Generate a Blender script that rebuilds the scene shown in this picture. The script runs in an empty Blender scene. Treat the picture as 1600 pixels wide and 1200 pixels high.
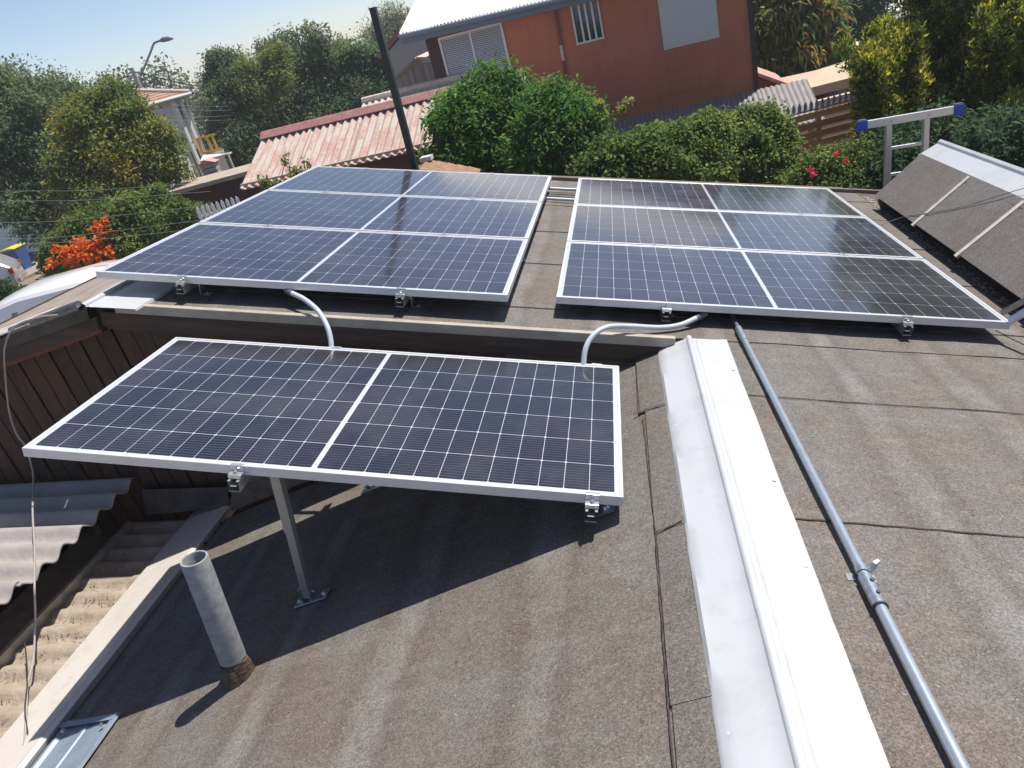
import bpy, math, random
import numpy as np
from mathutils import Matrix, Vector
random.seed(7); RNG = np.random.default_rng(11)
D = bpy.data
scene = bpy.context.scene
COL = scene.collection

# ------------------------------------------------------------------ camera, sky, sun, exposure
CAMZ = 4.6
FPX = 1158.0                                   # focal length in pixels of a 1600 px wide picture
WC = np.array([[0.96734356, -0.15613516, -0.19967033],
               [0.10293589, -0.47787543, 0.87237565],
               [-0.23162606, -0.86444021, -0.44619781]])      # camera axes (right, down, forward) in the world
cam = D.objects.new('camera', D.cameras.new('camera')); COL.objects.link(cam)
cam.data.sensor_width = 36; cam.data.lens = 36 * FPX / 1600
cam.data.clip_start = 0.05; cam.data.clip_end = 2000
r_, d_, f_ = WC[:, 0], WC[:, 1], WC[:, 2]
cm = Matrix(((r_[0], -d_[0], -f_[0], 0), (r_[1], -d_[1], -f_[1], 0), (r_[2], -d_[2], -f_[2], CAMZ), (0, 0, 0, 1)))
cam.matrix_world = cm
scene.camera = cam
SUN = Vector((0.3286, 0.2692, 0.9053)).normalized()
el = math.asin(SUN.z); azi = math.atan2(SUN.x, SUN.y)
w = D.worlds.new('World'); scene.world = w; w.use_nodes = True
nt = w.node_tree; nt.nodes.clear()
out = nt.nodes.new('ShaderNodeOutputWorld'); bg = nt.nodes.new('ShaderNodeBackground'); sky = nt.nodes.new('ShaderNodeTexSky')
sky.sky_type = 'NISHITA'; sky.sun_disc = False; sky.sun_elevation = el; sky.sun_rotation = azi
sky.air_density = 0.7; sky.dust_density = 0.5; sky.ozone_density = 4.0; sky.altitude = 100
bg.inputs['Strength'].default_value = 0.13
tin = nt.nodes.new('ShaderNodeMix'); tin.data_type = 'RGBA'; tin.blend_type = 'MULTIPLY'; tin.inputs[0].default_value = 1; tin.inputs[7].default_value = (1.03, .89, .80, 1)   # white balance of the whole sky
nt.links.new(sky.outputs[0], tin.inputs[6]); nt.links.new(tin.outputs[2], bg.inputs[0]); nt.links.new(bg.outputs[0], out.inputs[0])
sun = D.objects.new('sun', D.lights.new('sun', 'SUN')); COL.objects.link(sun)
sun.data.energy = 4.6; sun.data.angle = math.radians(0.53); sun.data.color = (1.0, 0.955, 0.89)
sun.rotation_euler = SUN.to_track_quat('Z', 'Y').to_euler()
scene.view_settings.view_transform = 'Standard'; scene.view_settings.look = 'None'
scene.view_settings.exposure = 0.48; scene.view_settings.gamma = 1; scene.view_settings.use_curve_mapping = False
scene.render.engine = 'CYCLES'

# ------------------------------------------------------------------ frames of reference
# house frame: a = down the right-hand roof slope, b = along the ridge, c = perpendicular to that slope
M3 = Matrix(((0.969077, 0.0, 0.246758), (-0.0129716, 0.998617, 0.0509427), (-0.246417, -0.0525683, 0.967737)))
H = Matrix.Translation((0, 0, CAMZ)) @ M3.to_4x4()
PHI = 0.48005
SC = -1.2935                                   # height of the right-hand slope in the house frame
RA = 0.47                                      # ridge
def lc(a): return SC - (RA - a) * math.tan(PHI)  # left-hand slope
def at(px, py, z):                             # point of the world seen at a pixel, z metres ahead
    v = np.array([(px - 800) / FPX, (py - 600) / FPX, 1.0]) * z
    p = WC @ v; return Vector((p[0], p[1], p[2] + CAMZ))
def atz(px, py, h):                            # point seen at a pixel at world height h
    v = WC @ np.array([(px - 800) / FPX, (py - 600) / FPX, 1.0]); k = (h - CAMZ) / v[2]
    return Vector((v[0] * k, v[1] * k, h))
def frame(o, x, y):
    o = Vector(o); x = Vector(x).normalized(); y = Vector(y); y = (y - x * y.dot(x)).normalized(); z = x.cross(y)
    return Matrix(((x.x, y.x, z.x, o.x), (x.y, y.y, z.y, o.y), (x.z, y.z, z.z, o.z), (0, 0, 0, 1)))
def hp(a, b, c): return H @ Vector((a, b, c))

# ------------------------------------------------------------------ materials
MATS = {}
def mat(name, col, rough=.7, metal=0., spec=.5, var=0., vscale=8., bump=0., bscale=60., coat=0., coatr=.05, col2=None, det=4, space='Object'):
    if name in MATS: return MATS[name]
    m = D.materials.new(name); m.use_nodes = True; t = m.node_tree; b = t.nodes['Principled BSDF']
    b.inputs['Base Color'].default_value = (*col, 1); b.inputs['Roughness'].default_value = rough
    b.inputs['Metallic'].default_value = metal; b.inputs['Specular IOR Level'].default_value = spec
    b.inputs['Coat Weight'].default_value = coat; b.inputs['Coat Roughness'].default_value = coatr
    tc = t.nodes.new('ShaderNodeTexCoord')
    if var > 0 or col2:
        n = t.nodes.new('ShaderNodeTexNoise'); n.inputs['Scale'].default_value = vscale; n.inputs['Detail'].default_value = det; n.inputs['Roughness'].default_value = .6
        t.links.new(tc.outputs[space], n.inputs['Vector'])
        cr = t.nodes.new('ShaderNodeValToRGB'); cr.color_ramp.elements[0].position = .32; cr.color_ramp.elements[1].position = .68
        c2 = col2 if col2 else tuple(min(1, c * (1 + var)) for c in col); c1 = col if col2 else tuple(c * (1 - var) for c in col)
        cr.color_ramp.elements[0].color = (*c1, 1); cr.color_ramp.elements[1].color = (*c2, 1)
        t.links.new(n.outputs['Fac'], cr.inputs[0]); t.links.new(cr.outputs[0], b.inputs['Base Color'])
    if bump > 0:
        n2 = t.nodes.new('ShaderNodeTexNoise'); n2.inputs['Scale'].default_value = bscale; n2.inputs['Detail'].default_value = 3
        t.links.new(tc.outputs[space], n2.inputs['Vector'])
        bu = t.nodes.new('ShaderNodeBump'); bu.inputs['Strength'].default_value = bump; bu.inputs['Distance'].default_value = .01
        t.links.new(n2.outputs['Fac'], bu.inputs['Height']); t.links.new(bu.outputs[0], b.inputs['Normal'])
    MATS[name] = m; return m
def nn(t, typ, **k):
    n = t.nodes.new(typ)
    for a, v in k.items(): setattr(n, a, v)
    return n
def mth(t, op, a, b=None, clamp=False):
    n = t.nodes.new('ShaderNodeMath'); n.operation = op; n.use_clamp = clamp
    for i, v in enumerate((a, b)):
        if v is None: continue
        if isinstance(v, (int, float)): n.inputs[i].default_value = v
        else: t.links.new(v, n.inputs[i])
    return n.outputs[0]
def mixc(t, fac, c1, c2, blend='MIX'):
    n = t.nodes.new('ShaderNodeMix'); n.data_type = 'RGBA'; n.blend_type = blend
    for idx, v in ((0, fac), (6, c1), (7, c2)):
        if isinstance(v, tuple): n.inputs[idx].default_value = (*v, 1)
        elif isinstance(v, (int, float)): n.inputs[idx].default_value = v
        else: t.links.new(v, n.inputs[idx])
    return n.outputs[2]
def noise(t, vec, scale, det=4, rough=.55):
    n = t.nodes.new('ShaderNodeTexNoise'); n.inputs['Scale'].default_value = scale; n.inputs['Detail'].default_value = det; n.inputs['Roughness'].default_value = rough
    t.links.new(vec, n.inputs['Vector']); return n.outputs['Fac']
def ramp(t, fac, lo, hi):
    n = t.nodes.new('ShaderNodeMapRange'); n.inputs[1].default_value = lo; n.inputs[2].default_value = hi; n.clamp = True
    t.links.new(fac, n.inputs[0]); return n.outputs[0]

def felt_material(name, base, brown, pale, off, period, dark=1.0):
    """mineral felt: granules, brown weathering, washed pale bands over the rafters (bands run along b)"""
    m = D.materials.new(name); m.use_nodes = True; t = m.node_tree; b = t.nodes['Principled BSDF']
    tc = nn(t, 'ShaderNodeTexCoord'); v = tc.outputs['Object']
    sep = nn(t, 'ShaderNodeSeparateXYZ'); t.links.new(v, sep.inputs[0])
    mp = nn(t, 'ShaderNodeMapping'); mp.inputs['Scale'].default_value = (1, .25, 1); t.links.new(v, mp.inputs['Vector'])
    wob = noise(t, mp.outputs[0], 3.5, 3)
    x = mth(t, 'ADD', sep.outputs[0], mth(t, 'MULTIPLY', mth(t, 'SUBTRACT', wob, .5), .22))
    ph = mth(t, 'FRACT', mth(t, 'DIVIDE', mth(t, 'SUBTRACT', x, off), period))
    band = mth(t, 'ABSOLUTE', mth(t, 'SUBTRACT', ph, .5))          # .5 at a band, 0 between
    bandf = ramp(t, band, .36, .46)
    patch = ramp(t, noise(t, v, 2.2, 5, .6), .38, .62)
    bandf = mth(t, 'MULTIPLY', bandf, ramp(t, noise(t, v, 3.1, 4), .36, .6))
    side = mth(t, 'MULTIPLY', ramp(t, band, .2, .33), mth(t, 'SUBTRACT', 1., ramp(t, band, .36, .44)))
    c = mixc(t, patch, base, brown)
    c = mixc(t, mth(t, 'MULTIPLY', side, .38), c, tuple(q * .70 for q in brown))
    c = mixc(t, mth(t, 'MULTIPLY', bandf, .55), c, pale)
    blot = ramp(t, noise(t, v, 7.5, 6, .72), .50, .66)
    c = mixc(t, mth(t, 'MULTIPLY', blot, .26), c, tuple(q * .74 for q in base))
    mp2 = nn(t, 'ShaderNodeMapping'); mp2.inputs['Rotation'].default_value = (0, 0, .5); mp2.inputs['Scale'].default_value = (1.2, 7, 1); t.links.new(v, mp2.inputs['Vector'])
    c = mixc(t, mth(t, 'MULTIPLY', ramp(t, noise(t, mp2.outputs[0], 2.4, 5, .65), .52, .70), .30), c, pale)
    vs_ = nn(t, 'ShaderNodeTexVoronoi'); vs_.inputs['Scale'].default_value = 9; t.links.new(v, vs_.inputs['Vector'])
    c = mixc(t, mth(t, 'MULTIPLY', mth(t, 'LESS_THAN', vs_.outputs['Distance'], .055), .5), c, (.04, .03, .024))
    fine = noise(t, v, 26, 5, .65)
    c = mixc(t, 1.0, c, mixc(t, ramp(t, fine, .3, .7), (.88, .88, .88), (1.10, 1.10, 1.09)), 'MULTIPLY')
    vo = nn(t, 'ShaderNodeTexVoronoi'); vo.inputs['Scale'].default_value = 260; t.links.new(v, vo.inputs['Vector'])
    gs = nn(t, 'ShaderNodeSeparateColor'); t.links.new(vo.outputs['Color'], gs.inputs[0])
    g = gs.outputs[0]
    c = mixc(t, 1.0, c, mixc(t, g, (.66, .65, .64), (1.34, 1.34, 1.34)), 'MULTIPLY')
    gl = noise(t, v, 120, 2)
    c = mixc(t, mth(t, 'MULTIPLY', ramp(t, gl, .62, .72), .35), c, (.45, .43, .4))
    if dark != 1.0: c = mixc(t, 1.0, c, (dark, dark, dark), 'MULTIPLY')
    t.links.new(c, b.inputs['Base Color']); b.inputs['Roughness'].default_value = .92; b.inputs['Specular IOR Level'].default_value = .25
    bu = nn(t, 'ShaderNodeBump'); bu.inputs['Strength'].default_value = .55; bu.inputs['Distance'].default_value = .004
    h2 = mth(t, 'ADD', mth(t, 'MULTIPLY', g, .35), mth(t, 'ADD', noise(t, v, 9, 3), mth(t, 'MULTIPLY', noise(t, mp.outputs[0], 5, 2), 2.5)))
    t.links.new(h2, bu.inputs['Height']); t.links.new(bu.outputs[0], b.inputs['Normal'])
    return m
FELT = felt_material('felt', (.155, .147, .139), (.145, .124, .105), (.225, .215, .205), 1.07, .485)
FELTL = felt_material('felt_left', (.150, .138, .126), (.136, .113, .092), (.215, .202, .187), -.09, .46)
FELT2 = felt_material('felt_strip', (.150, .141, .131), (.138, .120, .102), (.17, .165, .16), 1.0, .9)
FELTV = felt_material('felt_grey', (.165, .152, .144), (.145, .128, .118), (.19, .18, .172), .3, 1.4)

def cell_material():
    m = D.materials.new('cell'); m.use_nodes = True; t = m.node_tree; b = t.nodes['Principled BSDF']
    tc = nn(t, 'ShaderNodeTexCoord'); v = tc.outputs['Object']; sep = nn(t, 'ShaderNodeSeparateXYZ'); t.links.new(v, sep.inputs[0])
    oi = nn(t, 'ShaderNodeObjectInfo')
    f = mth(t, 'FRACT', mth(t, 'ADD', mth(t, 'DIVIDE', sep.outputs[1], .0162), .5))
    bus = mth(t, 'LESS_THAN', mth(t, 'ABSOLUTE', mth(t, 'SUBTRACT', f, .5)), .045)
    c = mixc(t, oi.outputs['Random'], (.010, .011, .021), (.018, .018, .028))
    c = mixc(t, mth(t, 'MULTIPLY', bus, .33), c, (.34, .34, .36))
    ge = nn(t, 'ShaderNodeNewGeometry'); dust = ramp(t, noise(t, ge.outputs['Position'], 2.6, 6, .7), .45, .75)
    c = mixc(t, mth(t, 'MULTIPLY', dust, .10), c, (.30, .29, .29))
    t.links.new(mth(t, 'ADD', .06, mth(t, 'MULTIPLY', dust, .10)), b.inputs['Coat Roughness'])
    t.links.new(c, b.inputs['Base Color'])
    b.inputs['Roughness'].default_value = .35; b.inputs['Specular IOR Level'].default_value = .15
    b.inputs['Coat Weight'].default_value = .85; b.inputs['Coat Roughness'].default_value = .08; b.inputs['Coat IOR'].default_value = 1.5
    bu = nn(t, 'ShaderNodeBump'); bu.inputs['Strength'].default_value = .03; bu.inputs['Distance'].default_value = .002
    t.links.new(noise(t, v, 260, 1), bu.inputs['Height']); t.links.new(bu.outputs[0], b.inputs['Coat Normal'])
    return m
CELL = cell_material()
BACK = mat('backsheet', (.50, .52, .55), .4, coat=1., coatr=.07)
FRAME = mat('anodised_frame', (.66, .66, .68), .38, metal=.35, var=.05, vscale=30)
RAIL = mat('rail_aluminium', (.62, .63, .65), .3, metal=.75)
ZINC = mat('zinc_bracket', (.45, .49, .53), .35, metal=.8, var=.2, vscale=60)
STEEL = mat('bolt_steel', (.5, .5, .5), .3, metal=.9)

def flashing_material(name, base, dirt, scale=1.0):
    m = D.materials.new(name); m.use_nodes = True; t = m.node_tree; b = t.nodes['Principled BSDF']
    tc = nn(t, 'ShaderNodeTexCoord'); v = tc.outputs['Object']
    n1 = ramp(t, noise(t, v, 3 * scale, 5, .65), .5, .68); n2 = ramp(t, noise(t, v, 11 * scale, 6, .75), .55, .72)
    c = mixc(t, mth(t, 'MULTIPLY', n1, .8), base, tuple(q * .80 for q in base))
    c = mixc(t, mth(t, 'MULTIPLY', n2, .45), c, dirt)
    t.links.new(c, b.inputs['Base Color']); b.inputs['Metallic'].default_value = .15
    t.links.new(mth(t, 'ADD', .36, mth(t, 'MULTIPLY', n1, .16)), b.inputs['Roughness'])
    bu = nn(t, 'ShaderNodeBump'); bu.inputs['Strength'].default_value = .35; bu.inputs['Distance'].default_value = .006
    t.links.new(mth(t, 'ADD', noise(t, v, 4.5, 4, .6), mth(t, 'MULTIPLY', noise(t, v, 40, 2), .06)), bu.inputs['Height']); t.links.new(bu.outputs[0], b.inputs['Normal'])
    return m
FLASH = flashing_material('ridge_flashing', (.53, .54, .55), (.42, .38, .34))
CREAM = flashing_material('cream_flashing', (.64, .59, .53), (.42, .35, .28)); CREAM.node_tree.nodes['Principled BSDF'].inputs['Metallic'].default_value = .1
TRIM = mat('beige_trim', (.36, .32, .26), .55, var=.12, vscale=12)
def wood_material(name, c1, c2, axis=2):
    m = D.materials.new(name); m.use_nodes = True; t = m.node_tree; b = t.nodes['Principled BSDF']
    tc = nn(t, 'ShaderNodeTexCoord'); oi = nn(t, 'ShaderNodeObjectInfo')
    mp = nn(t, 'ShaderNodeMapping'); s = [28, 28, 28]; s[axis] = 2.2; mp.inputs['Scale'].default_value = s
    ad = nn(t, 'ShaderNodeVectorMath'); ad.operation = 'ADD'; t.links.new(tc.outputs['Object'], ad.inputs[0])
    cv = nn(t, 'ShaderNodeCombineXYZ'); t.links.new(mth(t, 'MULTIPLY', oi.outputs['Random'], 30.), cv.inputs[0]); t.links.new(cv.outputs[0], ad.inputs[1])
    t.links.new(ad.outputs[0], mp.inputs['Vector'])
    n = ramp(t, noise(t, mp.outputs[0], 1.0, 6, .65), .3, .7)
    c = mixc(t, n, c1, c2); c = mixc(t, 1.0, c, mixc(t, oi.outputs['Random'], (.75, .75, .75), (1.25, 1.2, 1.2)), 'MULTIPLY')
    t.links.new(c, b.inputs['Base Color']); b.inputs['Roughness'].default_value = .8
    bu = nn(t, 'ShaderNodeBump'); bu.inputs['Strength'].default_value = .4; bu.inputs['Distance'].default_value = .004
    t.links.new(n, bu.inputs['Height']); t.links.new(bu.outputs[0], b.inputs['Normal']); return m
PLANK = wood_material('dark_plank', (.045, .024, .014), (.095, .052, .032), 2)
BOARD = wood_material('rake_board', (.035, .022, .016), (.09, .06, .045), 0)
GREYWOOD = wood_material('grey_wood', (.30, .27, .25), (.42, .39, .36), 2)
FENCEWOOD = wood_material('fence_wood', (.36, .19, .075), (.56, .33, .15), 0)

# ------------------------------------------------------------------ mesh building
class MB:
    def __init__(s): s.v = []; s.f = []
    def add(s, vs, fs):
        n = len(s.v); s.v += [tuple(p) for p in vs]; s.f += [tuple(i + n for i in f) for f in fs]; return s
    def box(s, x0, x1, y0, y1, z0, z1, m=None):
        vs = [Vector((x, y, z)) for z in (z0, z1) for y in (y0, y1) for x in (x0, x1)]
        if m is not None: vs = [m @ p for p in vs]
        return s.add(vs, [(0, 2, 3, 1), (4, 5, 7, 6), (0, 1, 5, 4), (2, 6, 7, 3), (0, 4, 6, 2), (1, 3, 7, 5)])
    def tube(s, pts, r, seg=10, cap=True, inner=None):
        pts = [Vector(p) for p in pts]; n = len(pts)
        rs = r if isinstance(r, (list, tuple)) else [r] * n
        vs = []; up = Vector((0, 0, 1)); prev = None
        for i, p in enumerate(pts):
            d = (pts[min(i + 1, n - 1)] - pts[max(i - 1, 0)]).normalized()
            if prev is None:
                u = d.cross(up) if abs(d.dot(up)) < .95 else d.cross(Vector((1, 0, 0)))
            else: u = prev - d * prev.dot(d)
            u.normalize(); prev = u; v = d.cross(u)
            for k in range(seg):
                a = 2 * math.pi * k / seg; vs.append(p + (u * math.cos(a) + v * math.sin(a)) * rs[i])
        fs = [(i * seg + k, i * seg + (k + 1) % seg, (i + 1) * seg + (k + 1) % seg, (i + 1) * seg + k) for i in range(n - 1) for k in range(seg)]
        if cap: fs += [tuple(reversed(range(seg))), tuple(range((n - 1) * seg, n * seg))]
        return s.add(vs, fs)
    def prism(s, prof, y0, y1, axis='y', m=None, cap=True):
        """closed profile of (u, w) pairs extruded along an axis"""
        n = len(prof); vs = []
        for y in (y0, y1):
            for u, w_ in prof: vs.append(Vector((u, y, w_)) if axis == 'y' else (Vector((y, u, w_)) if axis == 'x' else Vector((u, w_, y))))
        if m is not None: vs = [m @ p for p in vs]
        fs = [(i, (i + 1) % n, n + (i + 1) % n, n + i) for i in range(n)]
        if cap: fs += [tuple(reversed(range(n))), tuple(range(n, 2 * n))]
        return s.add(vs, fs)
    def quad(s, a, b, c, d): return s.add([a, b, c, d], [(0, 1, 2, 3)])
    def slab(s, q, th):
        """four corner points given thickness th against their normal"""
        q = [Vector(p) for p in q]; n = (q[1] - q[0]).cross(q[3] - q[0]).normalized() * th
        return s.add(q + [p - n for p in q], [(0, 1, 2, 3), (7, 6, 5, 4), (0, 4, 5, 1), (1, 5, 6, 2), (2, 6, 7, 3), (3, 7, 4, 0)])
    def mesh(s, name, m, smooth=False):
        me = D.meshes.new(name); me.from_pydata(s.v, [], s.f); me.materials.append(m)
        if smooth:
            me.polygons.foreach_set('use_smooth', [True] * len(me.polygons)); me.update()
            try: me.set_sharp_from_angle(angle=math.radians(35))
            except Exception: pass
        me.update(); return me
    def obj(s, name, m, parent=None, smooth=False, label=None):
        return link(name, s.mesh(name, m, smooth), parent, label)
def link(name, me, parent=None, label=None, mw=None):
    o = D.objects.new(name, me); COL.objects.link(o)
    if parent is not None: o.parent = parent
    if mw is not None: o.matrix_local = mw
    if label: o['label'] = label
    return o
def tag(o, label, cat, group=None):
    o['label'] = label; o['category'] = cat
    if group: o['group'] = group
    return o
def thing(name, label, cat, mw=None, group=None):
    o = D.objects.new(name, None); COL.objects.link(o); o.empty_display_size = .1
    if mw is not None: o.matrix_world = mw
    return tag(o, label, cat, group)
def structure(o): o['kind'] = 'structure'; return o
def stuff(o): o['kind'] = 'stuff'; return o
def bevel(o, wd=.003, seg=2):
    md = o.modifiers.new('bevel', 'BEVEL'); md.width = wd; md.segments = seg; md.limit_method = 'ANGLE'; return o
def copy_tree(o, parent=None, top=True):
    c = o.copy(); COL.objects.link(c)
    if parent is not None: c.parent = parent
    for ch in o.children: copy_tree(ch, c, False)
    return c
def HT(a, b, c): return H @ Matrix.Translation((a, b, c))
def corr(length, width, pitch, amp, th, phase=0., seg=8, sag=0.):
    """corrugated sheet: ridges run along x (0..length), waves across y (0..width)"""
    m = MB(); ny = max(4, int(width / pitch * seg)); nx = 2 if sag == 0 else 8; vs = []
    for top in (1, 0):
        for i in range(nx + 1):
            x = length * i / nx
            for j in range(ny + 1):
                y = width * j / ny
                z = amp * math.sin(2 * math.pi * (y / pitch) + phase) - sag * math.sin(math.pi * i / nx)
                vs.append((x, y, z if top else z - th))
    fs = []; N = (nx + 1) * (ny + 1)
    for i in range(nx):
        for j in range(ny):
            a = i * (ny + 1) + j; b = a + ny + 1
            fs.append((a, b, b + 1, a + 1)); fs.append((N + a, N + a + 1, N + b + 1, N + b))
    for j in range(ny):
        for i, fl in ((0, 0), (nx, 1)):
            a = i * (ny + 1) + j; q = (a, a + 1, N + a + 1, N + a); fs.append(q if not fl else tuple(reversed(q)))
    for i in range(nx):
        for j, fl in ((0, 1), (ny, 0)):
            a = i * (ny + 1) + j; b = a + ny + 1; q = (a, b, N + b, N + a); fs.append(q if not fl else tuple(reversed(q)))
    return m.add(vs, fs)

# ------------------------------------------------------------------ ground
GROUND = mat('dry_ground', (.16, .12, .085), .95, col2=(.24, .19, .13), vscale=.6, bump=.4, bscale=6)
structure(MB().quad((-600, -300, 0), (600, -300, 0), (600, 900, 0), (-600, 900, 0)).obj('ground', GROUND))
ASPH = mat('asphalt', (.06, .06, .062), .9, var=.15, vscale=3, bump=.3, bscale=40)
g0 = atz(40, 455, 0); gx = (atz(110, 425, 0) - g0); gx.z = 0
RD = frame((g0.x, g0.y, 0), Vector((.25, 1, 0)), Vector((-1, .25, 0)))   # the street runs away to the left of the houses
rd = MB().box(-60, 120, 4.0, 11.0, -.05, .004).obj('road', ASPH); rd.matrix_world = RD; structure(rd)
kb = MB().box(-60, 120, 3.85, 4.0, -.05, .12).obj('kerb', mat('kerb_concrete', (.32, .30, .28), .9, var=.15, vscale=2)); kb.matrix_world = RD; structure(kb)
pv = MB().box(-60, 120, 1.9, 3.845, -.05, .10).obj('pavement', mat('pavement_concrete', (.30, .25, .20), .95, var=.2, vscale=1.2, bump=.3, bscale=14)); pv.matrix_world = RD; structure(pv)

# ------------------------------------------------------------------ our house and its roof
house = thing('house', 'low house whose grey mineral felt roof carries all the solar panels', 'house', H)
SEAMS = [-2.24, -1.41, -.58, .25, 1.06, 1.88, 2.69, 3.545, 4.32, 5.10, 5.93, 6.6, 7.02]
def uneven(q00, q10, q11, q01, nx, ny, zf, th=.004):
    """sheet through four corners (a,b,c) with small height changes"""
    m = MB(); vs = []
    for j in range(ny + 1):
        for i in range(nx + 1):
            u = i / nx; v = j / ny
            p = (Vector(q00) * (1 - u) * (1 - v) + Vector(q10) * u * (1 - v) + Vector(q11) * u * v + Vector(q01) * (1 - u) * v)
            vs.append((p.x, p.y, p.z + zf(p.x, p.y)))
    fs = [(j * (nx + 1) + i, j * (nx + 1) + i + 1, (j + 1) * (nx + 1) + i + 1, (j + 1) * (nx + 1) + i) for j in range(ny) for i in range(nx)]
    m.add(vs, fs); n = len(vs)
    ring = [i for i in range(nx + 1)] + [(j * (nx + 1) + nx) for j in range(1, ny + 1)] + [ny * (nx + 1) + i for i in range(nx - 1, -1, -1)] + [j * (nx + 1) for j in range(ny - 1, 0, -1)]
    low = [(vs[i][0], vs[i][1], vs[i][2] - th) for i in ring]; m.v += low
    for k in range(len(ring)): m.f.append((ring[k], n + k, n + (k + 1) % len(ring), ring[(k + 1) % len(ring)]))
    return m
def wav(a, b): return .0022 * math.sin(a * 7.3 + b * 1.3) * math.sin(b * 5.1) + .0012 * math.sin(a * 19 + b * 11)
A_VAL = 2.30
for k in range(len(SEAMS) - 1):
    b0, b1 = SEAMS[k], SEAMS[k + 1]
    a0 = RA if b1 < 3.3 else (-2.43 if b0 > 3.2 else RA)
    if b0 < 3.25 < b1: # the sheet that crosses the gable line, two pieces
        uneven((RA, b0, SC + .004), (A_VAL, b0, SC + .004), (A_VAL, 3.245, SC), (RA, 3.245, SC), 14, 6, wav).obj('felt_sheet', FELT, house)
        uneven((-2.43, 3.25, SC + .003), (A_VAL, 3.25, SC + .003), (A_VAL, b1, SC), (-2.43, b1, SC), 40, 4, wav).obj('felt_sheet', FELT, house)
        continue
    uneven((a0, b0 - .006, SC + .0035), (A_VAL + .05, b0 - .006, SC + .0035), (A_VAL + .05, b1 + .01, SC), (a0, b1 + .01, SC), int((A_VAL - a0) * 8), 6, wav).obj('felt_sheet', FELT, house)
BIT = mat('bitumen', (.05, .035, .028), .8)
for b in SEAMS[1:-1]:
    a0 = RA if b < 3.25 else -2.43
    m = MB(); n = 60
    for i in range(n):
        x0 = a0 + (A_VAL - a0) * i / n; x1 = a0 + (A_VAL - a0) * (i + 1) / n
        y0 = b - .006 + .0016 * math.sin(i * 1.7); y1 = b - .006 + .0016 * math.sin((i + 1) * 1.7); wd = .0006 + .0012 * random.random()
        m.add([(x0, y0 - wd, SC + .0035), (x1, y1 - wd, SC + .0035), (x1, y1 + .002, SC + .0055), (x0, y0 + .002, SC + .0055)], [(0, 1, 2, 3)])
    m.obj('seam_bead', BIT, house)
# left-hand slope, from the ridge down to the upstand at a = -2.0
def LQ(a, b, dz=0.): return (a + dz * -math.sin(PHI), b, lc(a) + dz)
AL = -2.0
lb = [-2.2, 3.26]
for k in range(len(lb) - 1):
    uneven(LQ(AL, lb[k] - .004, .001), LQ(.262, lb[k] - .004, .001), LQ(.262, lb[k + 1], -.003), LQ(AL, lb[k + 1], -.001), 26, 60, wav).obj('felt_sheet', FELTL, house)
jn = [-2.2, -.5, .45, 1.25, 1.90, 2.70, 3.25]
offs = [.245, .25, .25, .253, .255, .235]
for k in range(6):
    uneven(LQ(offs[k], jn[k] - .004, .007), LQ(RA, jn[k] - .004, .005), LQ(RA, jn[k + 1], .003), LQ(offs[k] + .006, jn[k + 1], .005), 4, 10, wav, th=.006).obj('felt_sheet', FELT2, house)
def crackline(pts, wd, dz, wob=.0012, n=10):
    m = MB()
    for p, q in zip(pts[:-1], pts[1:]):
        last = p
        for i in range(1, n + 1):
            t = i / n; r = (p[0] + (q[0] - p[0]) * t + random.uniform(-wob, wob), p[1] + (q[1] - p[1]) * t + random.uniform(-wob, wob))
            d = Vector((r[0] - last[0], r[1] - last[1])).normalized(); nx_ = Vector((-d.y, d.x)) * wd * random.uniform(.8, 1.2)
            m.add([LQ(last[0] + nx_.x, last[1] + nx_.y, dz), LQ(last[0] - nx_.x, last[1] - nx_.y, dz), LQ(r[0] - nx_.x, r[1] - nx_.y, dz), LQ(r[0] + nx_.x, r[1] + nx_.y, dz)], [(0, 1, 2, 3)])
            last = r
    m.obj('seam_bead', BIT, house)
crackline([(.242, 3.2), (.24, 2.70)], .0015, .0075); crackline([(.252, 2.66), (.257, 1.9), (.249, 1.25), (.25, .45)], .0014, .0085, n=24)
crackline([(.22, 2.69), (.262, 2.705), (.335, 2.69)], .0028, .0105, .002, 5); crackline([(.262, 1.885), (.335, 1.905)], .0028, .011, .002, 5)
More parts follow.
